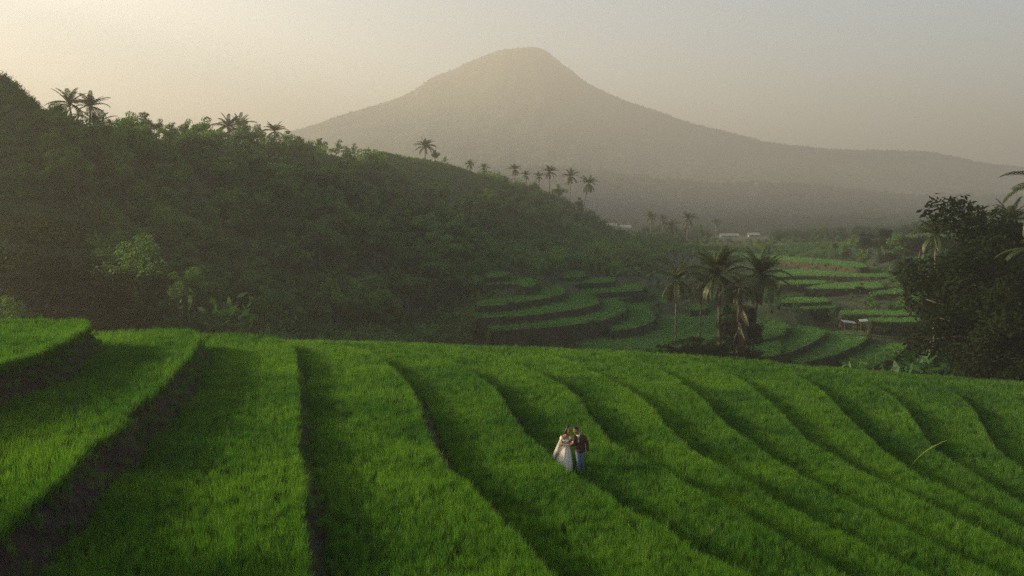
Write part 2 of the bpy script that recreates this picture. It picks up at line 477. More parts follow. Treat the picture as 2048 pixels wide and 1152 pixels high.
# ------------------------------------------------------------------ valley terraces: outlines (pixels) at their height below the camera
# front lip first, then the back that runs in under the next bank
SLABS = [
 (-20.0, [(1180,702),(1330,699),(1500,708),(1560,702),(1545,650),(1480,612),(1440,611),(1400,622),(1340,630),(1300,640),(1230,650),(1150,672)], 'widest flat rice field behind the tall palms'),
 (-18.6, [(1225,658),(1260,654),(1285,648),(1303,640),(1310,630),(1303,617),(1292,607),(1330,603),(1378,597),(1375,590),(1300,592),(1240,600),(1200,630)], 'crescent rice terrace left of the tall palms'),
 (-17.4, [(985,658),(1050,654),(1110,650),(1160,644),(1200,638),(1235,628),(1252,615),(1246,603),(1238,597),(1265,592),(1300,588),(1300,580),(1230,585),(1180,600),(1100,630),(985,645)], 'long curved rice terrace, lowest at the hill foot'),
 (-16.2, [(955,633),(1010,630),(1080,625),(1130,618),(1170,612),(1197,603),(1191,593),(1182,588),(1215,582),(1282,578),(1282,566),(1200,572),(1130,585),(1080,605),(955,622)], 'second long curved rice terrace up the hill foot'),
 (-15.0, [(960,609),(1010,606),(1060,598),(1100,592),(1125,585),(1131,578),(1126,570),(1150,566),(1190,563),(1222,562),(1222,552),(1140,556),(1090,570),(1040,590),(960,600)], 'third long curved rice terrace up the hill foot'),
 (-13.4, [(965,567),(1030,565),(1050,571),(1066,569),(1071,560),(1064,553),(1040,549),(965,556)], 'small rice plot with a rounded end on the hill foot'),
 (-12.2, [(972,552),(1012,550),(1014,544),(975,544)], 'tiny bright rice plot highest on the hill foot'),
 (-13.2, [(1058,545),(1085,543),(1098,536),(1062,535)], 'tiny rice plot below a dark shrub'),
 (-14.0, [(1125,553),(1165,551),(1172,541),(1130,541)], 'small rice plot above the curved terraces'),
 (-18.8, [(1382,618),(1410,615),(1414,606),(1385,605)], 'small rice plot between palm trunks'),
 (-14.0, [(1400,506),(1490,514),(1560,519),(1640,526),(1722,533),(1722,525),(1640,517),(1490,506),(1400,499)], 'farthest long thin rice strip in the valley'),
 (-11.8, [(1280,487),(1340,495),(1345,491),(1290,482)], 'short rice strip below the far palm group'),
 (-15.6, [(1545,553),(1600,550),(1690,551),(1772,552),(1768,544),(1700,540),(1575,538)], 'broad bright rice strip right of the tall palms'),
 (-16.3, [(1560,567),(1640,565),(1645,560),(1565,560)], 'thin short rice strip beside the palm fronds'),
 (-16.6, [(1610,575),(1680,575),(1758,574),(1756,565),(1660,565)], 'rice strip below the broad bright strip'),
 (-17.2, [(1748,586),(1819,584),(1819,576),(1758,577)], 'short rice strip farthest right'),
 (-17.4, [(1562,603),(1640,602),(1657,599),(1640,594),(1568,595)], 'pointed rice strip low beside the palms'),
 (-18.2, [(1595,615),(1665,613),(1670,607),(1605,608)], 'thin pointed rice strip above the shelters'),
 (-18.7, [(1685,626),(1820,628),(1820,621),(1690,619)], 'faint rice strip just above the shelters'),
 (-19.0, [(1745,641),(1900,642),(1900,635),(1750,634)], 'faint thin rice strip right of the shelters'),
 (-19.5, [(1480,682),(1540,673),(1565,665),(1577,653),(1566,643),(1535,638),(1480,638)], 'rounded rice terrace just right of the palm trunks'),
 (-20.5, [(1490,714),(1560,706),(1600,693),(1630,678),(1648,665),(1640,656),(1575,646),(1500,648)], 'rice terrace one step right of the rounded one'),
 (-21.5, [(1590,724),(1660,709),(1690,698),(1715,687),(1730,677),(1735,664),(1640,652),(1560,680)], 'rice terrace two steps right of the rounded one'),
 (-22.5, [(1720,742),(1760,723),(1790,708),(1808,695),(1815,676),(1735,660),(1640,690)], 'rice terrace three steps right of the rounded one'),
 (-23.5, [(1815,752),(1860,736),(1905,723),(1912,709),(1880,689),(1815,671),(1720,700)], 'dim rice terrace four steps right of the rounded one'),
 (-24.3, [(1900,775),(1960,748),(1950,726),(1900,702),(1850,690),(1800,740)], 'dimmest rice terrace under the dark trees'),
]
SLAB_XY = []
for z, pts, lab in SLABS:
    p = smooth_line(pts + [pts[0]], 5)[:-1]
    x, y = unproj(p[:, 0], p[:, 1], z)
    SLAB_XY.append(np.stack([x, y], 1))
def slab_top(x, y):
    z = np.full(np.shape(x), -np.inf)
    for (zr, _, _), poly in zip(SLABS, SLAB_XY):
        m = (x > poly[:, 0].min()) & (x < poly[:, 0].max()) & (y > poly[:, 1].min()) & (y < poly[:, 1].max())
        if m.any():
            ins = inside(poly, x[m], y[m])
            t = z[m]; t[ins] = np.maximum(t[ins], CZ + zr - 0.3); z[m] = t
    return z

# ------------------------------------------------------------------ terrain
# control points: pixel column, pixel row, distance (the lie of the land; trees stand on it)
CTRL = [
 # foot of the wooded hill
 (-700,600,75),(-350,640,85),(0,690,95),(150,700,98),(300,700,105),(500,690,130),(700,672,160),(850,668,175),
 # middle of the slope
 (-700,420,120),(-350,380,122),(0,420,125),(150,450,130),(300,455,150),(450,450,170),(600,450,190),(700,480,205),(850,480,235),(950,520,215),(1000,440,290),(1080,470,300),
 # brow of the hill
 (-900,250,170),(-600,90,175),(-300,60,165),(-120,105,155),(0,168,150),(60,212,155),(110,255,165),(200,285,185),(300,292,205),(380,296,215),(460,300,228),(560,304,245),(620,305,260),(750,309,290),(860,322,312),(940,345,325),(1000,372,340),(1080,390,352),(1130,410,362),(1180,440,372),(1200,462,395),
 # behind the brow
 (0,215,180),(100,300,195),(200,322,212),(300,328,232),(380,330,242),(460,333,255),(560,336,272),(660,338,292),(760,342,318),(860,350,340),(1200,482,345),(1220,474,380),(1100,425,395),(1180,465,405),
 (-900,300,320),(-600,280,330),(-300,280,330),(0,310,330),(300,350,380),(600,360,430),(900,380,470),(1050,415,520),(1150,440,540),
 # valley floor
 (950,640,172),(1050,655,168),(1000,575,186),(1060,545,200),(1150,580,195),(1250,620,190),(1150,520,240),(1250,510,260),(1300,500,300),(1250,478,430),(1350,490,380),(1350,482,480),(1300,470,700),(1450,476,560),
 (1100,700,140),(1250,710,138),(1400,740,125),(1500,738,128),(1600,700,165),(1750,720,165),(1900,760,140),(1500,600,210),(1500,560,245),(1600,580,225),(1600,540,265),(1500,505,340),(1650,500,380),(1600,480,540),(1500,466,800),(1750,600,205),(1750,550,260),(1570,612,190),(1640,625,186),(1680,640,176),(1780,645,172),
 (1820,655,180),(1900,680,150),(2000,660,140),(2200,600,130),(2500,560,120),(1900,560,220),(2000,500,240),(2200,450,240),(1850,480,400),(2050,440,420),(1800,470,700),(2300,420,400),
]
CW = np.array([[(a - 1024) / F * d, d, CZ - (b - HOR) / F * d] for a, b, d in CTRL])
extra = [(-90, 60, 14), (-120, 20, 14), (-60, 88, 9), (-20, 96, 5.5), (10, 102, 5), (40, 104, 3.5), (70, 95, 3), (90, 70, 3), (60, 40, 5), (40, 10, 6), (0, -40, 10), (-60, -60, 14), (80, -60, 4),
         (-170, 100, 16), (-220, 40, 16), (-200, -60, 16), (160, 60, 6), (160, -60, 6), (-300, 300, 30), (-350, 150, 26)]
CW = np.vstack([CW, np.array(extra, float)])
def _tps(r):
    return -np.sqrt(r * r + 0.004)
_n = len(CW); _S = 100.0
_A = np.zeros((_n + 3, _n + 3))
_P = CW[:, :2] / _S
_A[:_n, :_n] = _tps(np.linalg.norm(_P[:, None] - _P[None], axis=2)) + np.eye(_n) * -0.005
_A[:_n, _n] = 1; _A[:_n, _n + 1:] = _P; _A[_n, :_n] = 1; _A[_n + 1:, :_n] = _P.T
_W = np.linalg.solve(_A, np.concatenate([CW[:, 2], [0, 0, 0]]))
def base_height(x, y):
    x = np.asarray(x, float); y = np.asarray(y, float)
    sh = x.shape; p = np.stack([x.ravel(), y.ravel()], 1) / _S
    out = np.empty(len(p))
    for i in range(0, len(p), 20000):
        q = p[i:i + 20000]
        out[i:i + 20000] = _tps(np.linalg.norm(q[:, None] - _P[None], axis=2)) @ _W[:_n] + _W[_n] + q @ _W[_n + 1:]
    z = out.reshape(sh)
    far = np.clip((np.hypot(x * 1.3, y - 200) - 520) / 300, 0, 1); far = far * far * (3 - 2 * far)
    z = np.clip(z, -8, 60)
    z = z * (1 - far) + 5.0 * far
    return z + fbm(x / 23, y / 23, 3, 4) * 2.2 * np.clip((np.hypot(x, y) - 90) / 60, 0, 1)
def ground_height(x, y):
    x = np.asarray(x, float); y = np.asarray(y, float)
    z = base_height(x, y)
    m = (y < 110) & (y > -70) & (np.abs(x) < 150)
    if m.any():
        nl = near_level(x[m], y[m])
        zz = z[m]
        ok = ~np.isnan(nl)
        zz[ok] = nl[ok] - 1.6
        zz[~ok] = np.minimum(zz[~ok], ZS[-1] - 1.6)
        z[m] = zz
    st = slab_top(x, y)
    return np.where(np.isfinite(st), np.minimum(z, st - 0.7), z)
def axis(*segs):
    out = []
    for a, b, s in segs: out.append(np.arange(a, b, s))
    return np.unique(np.concatenate(out))
gx = axis((-5000, -1000, 500), (-1000, -400, 60), (-400, -120, 8), (-120, 120, 3), (120, 320, 8), (320, 1000, 60), (1000, 5001, 500))
gy = axis((-300, -60, 40), (-60, 120, 3), (120, 420, 4), (420, 800, 12), (800, 1600, 60), (1600, 6001, 400))
GX, GY = np.meshgrid(gx, gy)
GZ = ground_height(GX, GY)
nx, ny = len(gx), len(gy)
ii = np.arange(nx * ny).reshape(ny, nx)
gf = np.stack([ii[:-1, :-1], ii[:-1, 1:], ii[1:, 1:], ii[1:, :-1]], -1).reshape(-1, 4)
ground = link('ground', mesh_from('ground', np.stack([GX, GY, GZ], -1).reshape(-1, 3), gf, M_GROUND, True))
tag(ground, 'dark undergrown valley floor and hillside around the rice terraces', 'ground', kind='structure')

def ridge(name, top, dist, front, back, base, seed, label, cat, rough=2.0, gully=0.25, step=6.0, power=1.5):
    """a mountain or ridge: skyline given as pixel column / row at its distance"""
    tp = np.array(top, float)
    X = (tp[:, 0] - 1024) / F * dist; Zt = CZ - (tp[:, 1] - HOR) / F * dist
    # smooth skyline
    ln = smooth_line(np.stack([X, Zt], 1), 12)
    xs = np.arange(X[0], X[-1], step)
    zt = np.interp(xs, ln[:, 0], ln[:, 1])
    zt = zt + fbm(xs / (dist * 0.012), xs * 0 + seed, seed, 4) * rough * 2
    tf = np.concatenate([-np.linspace(1, 0, 70) ** 1.2, np.linspace(0, 1, 14)[1:]])
    V = np.zeros((len(tf), len(xs), 3))
    for j, t in enumerate(tf):
        w = front if t < 0 else back
        g = fbm(xs / (dist * 0.05) + abs(t) * 1.5, np.full_like(xs, t * 2.2 + seed), seed + 5, 5)
        a = abs(t)
        prof = (1 - a) ** power
        V[j, :, 0] = xs; V[j, :, 1] = dist + t * w
        V[j, :, 2] = base + (zt - base) * np.clip(prof * (1 + g * gully * 4 * a * (1 - a)), 0, 1) + g * rough * 2 * min(1, a * 6)
    m, n = len(tf), len(xs)
    idx = np.arange(m * n).reshape(m, n)
    fq = np.stack([idx[:-1, :-1], idx[:-1, 1:], idx[1:, 1:], idx[1:, :-1]], -1).reshape(-1, 4)
    o = link(name, mesh_from(name, V.reshape(-1, 3), fq, M_FAR, True))
    tag(o, label, cat, kind='structure')
    return V
MTN = ridge('mountain', [(-200,420),(200,350),(420,305),(600,258),(700,225),(770,205),(830,179),(862,157),(900,141),(950,119),(1000,101),(1040,96),(1078,97),(1105,112),(1140,140),(1180,168),(1230,192),(1300,218),(1380,245),(1450,263),(1540,285),(1650,297),(1720,300),(1780,301),(1850,303),(1900,312),(1960,325),(2048,335),(2200,350),(2500,380),(2900,420)],
      2900, 2200, 900, 3, 11, 'hazy broad mountain with a blunt summit and a long right-hand slope', 'mountain', 3.0, 0.3, 10, 2.6)

# ------------------------------------------------------------------ near terraces: beds, earth banks, rice
def strip(name, rows, mat, smooth=True):
    m, n = len(rows), len(rows[0])
    V = np.stack(rows).reshape(-1, 3)
    idx = np.arange(m * n).reshape(m, n)
    fq = np.stack([idx[:-1, :-1], idx[:-1, 1:], idx[1:, 1:], idx[1:, :-1]], -1).reshape(-1, 4)
    return mesh_from(name, V, fq, mat, smooth)
WHICH = ['topmost rice terrace at the far left edge', 'second rice terrace from the left with a tall bare bank', 'third rice terrace from the left, straight edged beside the dark bank',
         'broad rice terrace right of the clod-strewn bank', 'rice terrace just in front of the couple', 'rice terrace the couple is standing on',
         'rice terrace next below the couple', 'second rice terrace below the couple', 'third rice terrace below the couple', 'fourth rice terrace below the couple',
         'dim rice terrace behind the pale leaning grass stalk', 'dim rice terrace beyond the pale grass stalk near the right edge', 'darkest rice terrace in the right corner', 'rice terrace off the right corner', 'lowest rice terrace off the right corner']
TUFT_N = [mesh_from('rice_tuft', *blade_tuft(100 + i, 21, 0.085, 0.45, 0.009, 0.30, 3), M_RICE) for i in range(8)]
TUFT_F = [mesh_from('rice_tuft_far', *blade_tuft(200 + i, 20, 0.15, 0.44, 0.016, 0.30, 2), M_RICE) for i in range(6)]
C_TN = proto_collection('rice_tufts', TUFT_N + TUFT_F)
COUPLE = [(1.95, 35.9), (2.44, 35.7)]
for k in range(len(NEAR)):
    inner = FOOT[k - 1] if k > 0 else CONT[0] + np.array([-42.0, 0]) * np.linspace(1, 1, len(CONT[0]))[:, None] + NRM[0] * np.array([[0, -1.0]]) * 0
    outer = CONT[k]
    n = len(outer)
    rows = []
    for t in np.linspace(0, 1, 7):
        p = inner * (1 - t) + outer * t
        rows.append(np.column_stack([p, ZS[k] + fbm(p[:, 0] * 0.8, p[:, 1] * 0.8, 40 + k) * 0.10]))
    # earth bank: lumpy, steep, slightly undercut lip
    zt = rows[-1][:, 2]; zb = ZS[min(k + 1, len(ZS) - 1)] if k < len(ZS) - 1 else ZS[k] - 4.5
    bank = []
    nb = 9 if k < 5 else 6
    dense = 3
    Nn = n * dense
    co = resample(outer, Nn); fo = resample(FOOT[k], Nn)
    zt2 = np.interp(np.linspace(0, 1, Nn), np.linspace(0, 1, n), zt)
    nr = normals(co)
    for j, t in enumerate(np.linspace(0, 1, nb)):
        p = co * (1 - t) + fo * t
        s = np.arange(Nn) * 0.18
        lump = (fbm(s * 0.9, t * 3 + s * 0, 60 + k, 4) * 0.32 + fbm(s * 4, t * 8 + s * 0, 70 + k, 3) * 0.05) * math.sin(math.pi * min(1, t * 0.9 + 0.1))
        p = p + nr * lump[:, None] * (1.2 if k < 3 else 0.6)
        bank.append(np.column_stack([p, zt2 * (1 - t) + (zb - 0.05) * t + lump * 0.12]))
    me = strip('rice_terrace', rows, M_MUD)
    t_o = tag(link('rice_terrace', me), 'earth bed of the ' + WHICH[k], 'terrace', kind='structure')
    link('earth_bank', strip('earth_bank', bank, M_SOIL, False), t_o)
    # rice
    P = np.stack(rows)[[0, -1]][:, :, :2]
    a, b, c, d = P[0, :-1], P[0, 1:], P[1, 1:], P[1, :-1]
    area = 0.5 * np.abs((c[:, 0] - a[:, 0]) * (d[:, 1] - b[:, 1]) - (c[:, 1] - a[:, 1]) * (d[:, 0] - b[:, 0]))
    cen = (a + b + c + d) / 4
    dist = np.hypot(cen[:, 0], cen[:, 1])
    dens = np.interp(dist, [12, 24, 36, 60, 90], [62, 56, 42, 26, 20])
    cnt = rng.poisson(area * dens)
    q = np.repeat(np.arange(len(cnt)), cnt)
    u, v = rng.uniform(0, 1, len(q)), rng.uniform(0, 1, len(q))
    wid = np.linalg.norm((a + b) / 2 - (c + d) / 2, axis=1)[q]
    marg = (0.03 if k < 4 else 0.42) / np.maximum(wid, 0.6) if k > 0 else 0 * wid
    v = marg + v * (1.0 - marg)
    # a thicker fringe along the lip
    fr = rng.uniform(0, 1, len(q)) < 0.10
    v = np.where(fr, 1.0 - np.abs(rng.normal(0, 0.12, len(q))) / np.maximum(wid, 0.6), v)
    pt = (a[q] * (1 - u[:, None]) + b[q] * u[:, None]) * (1 - v[:, None]) + (d[q] * (1 - u[:, None]) + c[q] * u[:, None]) * v[:, None]
    # clumps on the bank face, sparse on the tall bare banks
    nb_ = int((8 if k < 3 else 6) * n * 0.35)
    qb = rng.integers(0, n, nb_); tb = rng.uniform(0, 1, nb_)
    pb = CONT[k][qb] * (1 - tb[:, None]) + FOOT[k][qb] * tb[:, None] + rng.normal(0, 0.12, (nb_, 2))
    zbk = ZS[k] * (1 - tb) + zb * tb - 0.03
    if k == len(NEAR) - 1: pb = pb[:0]; zbk = zbk[:0]
    z = np.concatenate([np.full(len(pt), ZS[k] - 0.03), zbk])
    bankflag = np.concatenate([np.zeros(len(pt), bool), np.ones(len(pb), bool)])
    pt = np.vstack([pt, pb])
    vv = np.concatenate([v, np.full(len(pb), 0.9)])
    px, py = topx(pt[:, 0], np.maximum(pt[:, 1], 0.5), z)
    keep = (pt[:, 1] > 9) & (px > -420) & (px < 2470) & (py < 1420)
    keep &= ~((pt[:, 1] > 75) & (rng.uniform(0, 1, len(pt)) < 0.3))
    for cx_, cy_ in COUPLE:
        keep &= np.hypot(pt[:, 0] - cx_, (pt[:, 1] - cy_ + 0.12)) > 0.36
    pt, z, bankflag, vv = pt[keep], z[keep], bankflag[keep], vv[keep]
    N = len(pt)
    hn = 1 + fbm(pt[:, 0] * 0.7, pt[:, 1] * 0.7, 90, 3) * 0.35
    sxy = rng.uniform(0.85, 1.25, N)
    sz = hn * rng.uniform(0.8, 1.18, N) * np.where(bankflag, 0.55, 1.0)
    tall = rng.uniform(0, 1, N) < 0.012
    sz = np.where(tall & ~bankflag, sz * 1.3, sz)
    rot = np.stack([rng.normal(0, 0.10, N), rng.normal(0, 0.10, N), rng.uniform(0, 6.28, N)], 1)
    tint = np.clip(0.5 + fbm(pt[:, 0] * 0.30, pt[:, 1] * 0.30, 95, 4) * 1.5 + rng.normal(0, 0.22, N), 0, 1)
    dd = np.hypot(pt[:, 0], pt[:, 1])
    near = dd < 34 + rng.normal(0, 4, N)
    pick = np.where(near, rng.integers(0, 8, N), 8 + rng.integers(0, 6, N))
    scatter('rice_plants', np.column_stack([pt, z]), rot, np.column_stack([sxy, sxy, sz]), tint, C_TN, 14, 'young green rice standing on the ' + WHICH[k], 'rice', idx=pick)

# an unseen ridge added beyond the left edge, shaped to shade the far valley
xs_ = np.arange(-2000, -760, 25.0); ys_ = np.arange(700, 1900, 25.0)
XX, YY = np.meshgrid(xs_, ys_)
crest_z = np.interp(YY, [700, 850, 1000, 1200, 1500, 1700, 1850, 1900], [60, 330, 430, 460, 430, 180, 10, 5])
ZZ = 2 + (crest_z - 2) * np.clip(1 - np.abs(XX + 1100) / np.where(XX > -1100, 300, 850), 0, 1) ** 1.15 + fbm(XX / 90, YY / 90, 55, 4) * 14
m_, n_ = XX.shape; id_ = np.arange(m_ * n_).reshape(m_, n_)
o = link('shading_ridge', mesh_from('shading_ridge', np.stack([XX, YY, ZZ], -1).reshape(-1, 3), np.stack([id_[:-1, :-1], id_[:-1, 1:], id_[1:, 1:], id_[1:, :-1]], -1).reshape(-1, 4), M_FAR, True))
tag(o, 'unseen high ridge added beyond the left edge to shade the far valley', 'ridge', kind='structure')

# ------------------------------------------------------------------ valley terraces
TUFT_V = [mesh_from('valley_rice_tuft', *blade_tuft(300 + i, 14, 0.45, 0.42, 0.05, 0.4, 2), M_RICEV) for i in range(5)]
C_TV = proto_collection('valley_rice_tufts', TUFT_V)
WEEDS = []
for (zr, pts, lab), poly in zip(SLABS, SLAB_XY):
    zt = CZ + zr - 0.3
    n = len(poly)
    bm = bmesh.new()
    top = [bm.verts.new((p[0], p[1], zt)) for p in poly]
    f = bm.faces.new(top); f.normal_update()
    if f.normal.z < 0: f.normal_flip()
    bmesh.ops.triangulate(bm, faces=[f])
    me = bpy.data.meshes.new('valley_terrace'); bm.to_mesh(me); bm.free(); me.materials.append(M_VGRASS)
    t_o = tag(link('valley_terrace', me), 'earth bed of the ' + lab, 'terrace', kind='structure')
    pp = resample(np.vstack([poly, poly[:1]]), n * 4)
    c = poly.mean(0)
    area2 = np.sum(poly[:, 0] * np.roll(poly[:, 1], -1) - poly[:, 1] * np.roll(poly[:, 0], -1))
    nr = normals(pp) * (1 if area2 > 0 else -1)
    rows = []
    for t in np.linspace(0, 1, 6):
        s = np.arange(len(pp)) * 0.4
        lump = fbm(s, s * 0 + t * 3, int(-zr * 10), 4) * 1.1 * math.sin(math.pi * t * 0.8)
        q = pp + nr * (t * 0.8 + lump)[:, None]
        rows.append(np.column_stack([q, np.full(len(pp), zt + 0.02 - t * 3.6)]))
    link('earth_bank', strip('earth_bank', rows, M_BANK, False), t_o)
    # weeds hanging on the bank
    nw = len(pp) * 2; qw = rng.integers(0, len(pp), nw); tw = rng.uniform(0.0, 1, nw)
    wp = pp[qw] + nr[qw] * (tw * 0.8)[:, None]
    WEEDS.append(np.column_stack([wp, zt - tw * 3.0 - 0.15]))
    x0, y0 = poly.min(0); x1, y1 = poly.max(0)
    m = int((x1 - x0) * (y1 - y0) * 2.6) + 30
    rx, ry = rng.uniform(x0, x1, m), rng.uniform(y0, y1, m)
    k = inside(poly, rx, ry)
    # a bed runs in under the next higher one: no rice there
    k &= slab_top(rx, ry) <= zt + 0.01
    rx, ry = rx[k], ry[k]; m = len(rx)
    rot = np.stack([rng.normal(0, 0.1, m), rng.normal(0, 0.1, m), rng.uniform(0, 6.28, m)], 1)
    tint = np.clip(0.5 + fbm(rx * 0.1, ry * 0.1, 33) * 1.2 + rng.normal(0, 0.15, m), 0, 1)
    scatter('rice_plants', np.column_stack([rx, ry, np.full(m, zt - 0.02)]), rot, rng.uniform(0.8, 1.2, m), tint, C_TV, 5, 'young green rice covering the ' + lab, 'rice')

# ------------------------------------------------------------------ vegetation prototypes
def ghz(x, y):
    st = slab_top(np.array([x], float), np.array([y], float))[0]
    g = float(ground_height(np.array([x], float), np.array([y], float))[0])
    return float(st) if np.isfinite(st) else g

def tree_parts(seed, dark=False, dens=105, leaf=0.25, bole=0.0):
    """a broadleaf tree about 9 m tall: trunk with limbs, crown of leaf clumps"""
    r = np.random.default_rng(seed)
    mb = MB()
    H = 5.0
    tr = [Vector((0, 0, -0.6))]
    for i in range(1, 7):
        tr.append(Vector((r.normal(0, 0.10) * i * 0.5, r.normal(0, 0.10) * i * 0.5, H * i / 6)))
    mb.tube(tr, [0.26, 0.22, 0.19, 0.16, 0.14, 0.12, 0.09], 7)
    cen = []; rad = []
    nl = r.integers(6, 9)
    wide = r.uniform(0.8, 1.25)
    for i in range(nl):
        a = 2 * math.pi * i / nl + r.normal(0, 0.35)
        z0 = r.uniform(0.42, 0.95) * H
        st = Vector((tr[-1].x * z0 / H, tr[-1].y * z0 / H, z0))
        ln = r.uniform(1.5, 3.0) * wide
        en = st + Vector((math.cos(a) * ln, math.sin(a) * ln, r.uniform(0.4, 2.2)))
        md = (st + en) / 2 + Vector((0, 0, r.uniform(0.0, 0.5)))
        mb.tube([st, md, en], [0.09, 0.06, 0.025], 5)
        cen.append(en); rad.append(r.uniform(0.75, 1.25))
        cen.append(md + Vector((r.normal(0, .4), r.normal(0, .4), r.uniform(0.4, 1.2)))); rad.append(r.uniform(0.6, 1.0))
    for i in range(r.integers(6, 9)):
        a = r.uniform(0, 6.28); q = r.uniform(0, 1.5) * wide
        cen.append(Vector((tr[-1].x + math.cos(a) * q, tr[-1].y + math.sin(a) * q, H + r.uniform(-0.6, 3.2)))); rad.append(r.uniform(0.6, 1.15))
    v, f = leaf_cloud(seed, cen, rad, dens, leaf)
    m = M_LEAFD if dark else M_LEAF
    if bole:      # a clear straight stem below the crown
        v[:, 2] += bole
        mb.v = [(a, b, c + bole) for a, b, c in mb.v]
        mb.tube([(0, 0, -0.6), (0.05, 0.03, bole * 0.5), (0, 0, bole - 0.4)], [0.34, 0.30, 0.26], 8)
    return mb.mesh('trunk', M_BARK, True), mesh_from('crown', v, f, m)
TREES = [tree_parts(500 + i) for i in range(7)]
NTREES = [tree_parts(580 + i, False, 330, 0.14) for i in range(4)]
DTREES = [tree_parts(540 + i, True, 330, 0.14) for i in range(4)]

def place_tree(name, px, d, ytop=None, h=None, label='', cat='tree', group=None, dark=False, var=None, wide=1.0):
    x = (px - 1024) / F * d
    z = ghz(x, d)
    if ytop is not None:
        h = max(2.5, CZ - (ytop - HOR) / F * d - z)
    s = h / 8.6
    protos = DTREES if dark else (NTREES if d < 150 else TREES)
    tm, cm = protos[(var if var is not None else random.randrange(99)) % len(protos)]
    o = empty(name, (x, d, z), label, cat, group, random.uniform(0, 6.28), 1.0)
    o.scale = (s * wide, s * wide, s)
    link('trunk', tm, o); link('crown', cm, o)
    return o

def bush_mesh(seed, mat, n=6, size=0.16, dens=70):
    r = np.random.default_rng(seed)
    cen = [(0, 0, 0.5)]; rad = [0.6]
    for i in range(n):
        a = r.uniform(0, 6.28); q = r.uniform(0.3, 1.0)
        cen.append((math.cos(a) * q, math.sin(a) * q, r.uniform(0.2, 1.0))); rad.append(r.uniform(0.3, 0.6))
    v, f = leaf_cloud(seed, cen, rad, dens, size)
    v[:, 2] = np.maximum(v[:, 2], -0.15)
    return mesh_from('bush', v, f, mat)
def spiky_mesh(seed, mat):
    v, f = blade_tuft(seed, 46, 0.25, 1.7, 0.10, 0.9, 3)
    return mesh_from('spiky_bush', v, f, mat)
BUSH = [bush_mesh(600 + i, M_BUSH) for i in range(6)] + [spiky_mesh(640 + i, M_BUSH) for i in range(3)]
C_BUSH = proto_collection('undergrowth_bushes', BUSH)

# weeds on the banks of the valley terraces
wp = np.vstack(WEEDS); n = len(wp)
wp = wp[slab_top(wp[:, 0], wp[:, 1]) < wp[:, 2] + 0.4]; n = len(wp)
scatter('bank_weeds', wp, np.stack([rng.normal(0, 0.3, n), rng.normal(0, 0.3, n), rng.uniform(0, 6.28, n)], 1), rng.gamma(4, 0.07, n) + 0.15, np.clip(0.2 + rng.normal(0, 0.2, n), 0, 1), C_BUSH, 9, 'dark weeds hanging on the banks of the valley terraces', 'weeds')

# undergrowth on the hill and the valley floor
def undergrowth(name, x, y, size, tint, label, only=None):
    k = np.isnan(near_level(x, y)) & ~np.isfinite(slab_top(x, y))
    px, _ = topx(x, np.maximum(y, 1), 0)
    k &= (px > -500) & (px < 2550)
    x, y, size, tint = x[k], y[k], size[k], tint[k]
    z = ground_height(x, y)
    n = len(x)
    rot = np.stack([rng.normal(0, 0.15, n), rng.normal(0, 0.15, n), rng.uniform(0, 6.28, n)], 1)
    sz = np.column_stack([size * rng.uniform(0.85, 1.25, n), size * rng.uniform(0.85, 1.25, n), size * rng.uniform(0.7, 1.25, n)])
    idx = rng.integers(0, 9, n) if only is None else only(n)
    scatter(name, np.column_stack([x, y, z - 0.1]), rot, sz, np.clip(tint, 0, 1), C_BUSH, 9, label, 'undergrowth', idx=idx)
n = 15000
x = rng.uniform(-170, 75, n); y = rng.uniform(84, 400, n)
edge = np.interp(y, [84, 150, 200, 250, 400], [-25, -15, 5, 40, 60])
hillside = x < edge + rng.normal(0, 3, n)
x, y = x[hillside], y[hillside]
pxh, _ = topx(x, y, 0)
grassy = ((pxh > 640) & (pxh < 960) & (y > 255)) | ((pxh < 105) & (y > 128))
size = np.where(grassy, rng.uniform(0.35, 0.8, len(x)), rng.gamma(4, 0.28, len(x)) + 0.4)
undergrowth('undergrowth', x, y, size, 0.45 + fbm(x / 18, y / 18, 77) * 1.5 + rng.normal(0, 0.14, len(x)) + np.where(grassy, 0.3, 0), 'dense green undergrowth covering the misty left hillside')
n = 9000
x = rng.uniform(-30, 200, n); y = rng.uniform(112, 420, n)
edge = np.interp(y, [84, 150, 200, 250, 400], [-25, -15, 5, 40, 60])
k = x > edge
x, y = x[k], y[k]
size = rng.gamma(4, 0.14, len(x)) + 0.25 + np.clip((y - 260) / 160, 0, 1) * 0.5
undergrowth('valley_weeds', x, y, size, 0.25 + fbm(x / 25, y / 25, 78) * 1.2 + rng.normal(0, 0.12, len(x)), 'low dark weeds on the valley floor between the rice terraces')
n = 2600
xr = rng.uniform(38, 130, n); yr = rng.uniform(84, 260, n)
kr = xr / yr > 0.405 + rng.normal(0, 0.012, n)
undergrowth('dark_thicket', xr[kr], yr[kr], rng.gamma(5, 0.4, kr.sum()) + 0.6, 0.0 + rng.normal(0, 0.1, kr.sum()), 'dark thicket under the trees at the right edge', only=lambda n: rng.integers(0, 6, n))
n = 2600
x = rng.uniform(-120, 100, n); y = rng.uniform(70, 112, n)
undergrowth('slope_scrub', x, y, rng.gamma(4, 0.25, n) + 0.4, 0.25 + rng.normal(0, 0.15, n), 'dark scrub at the hill foot behind the crest of the rice field', only=lambda n: rng.integers(0, 6, n))
# grass on the terraced brow of the hill
n = 5200
x = rng.uniform(-65, 0, n); y = rng.uniform(235, 335, n)
pxh, _ = topx(x, y, 0)
k = (pxh > 620) & (pxh < 980)
undergrowth('brow_grass', x[k], y[k], rng.uniform(0.3, 0.6, k.sum()), 0.9 + rng.normal(0, 0.15, k.sum()), 'pale grass on the terraced brow of the left hill', only=lambda n: rng.integers(6, 9, n))

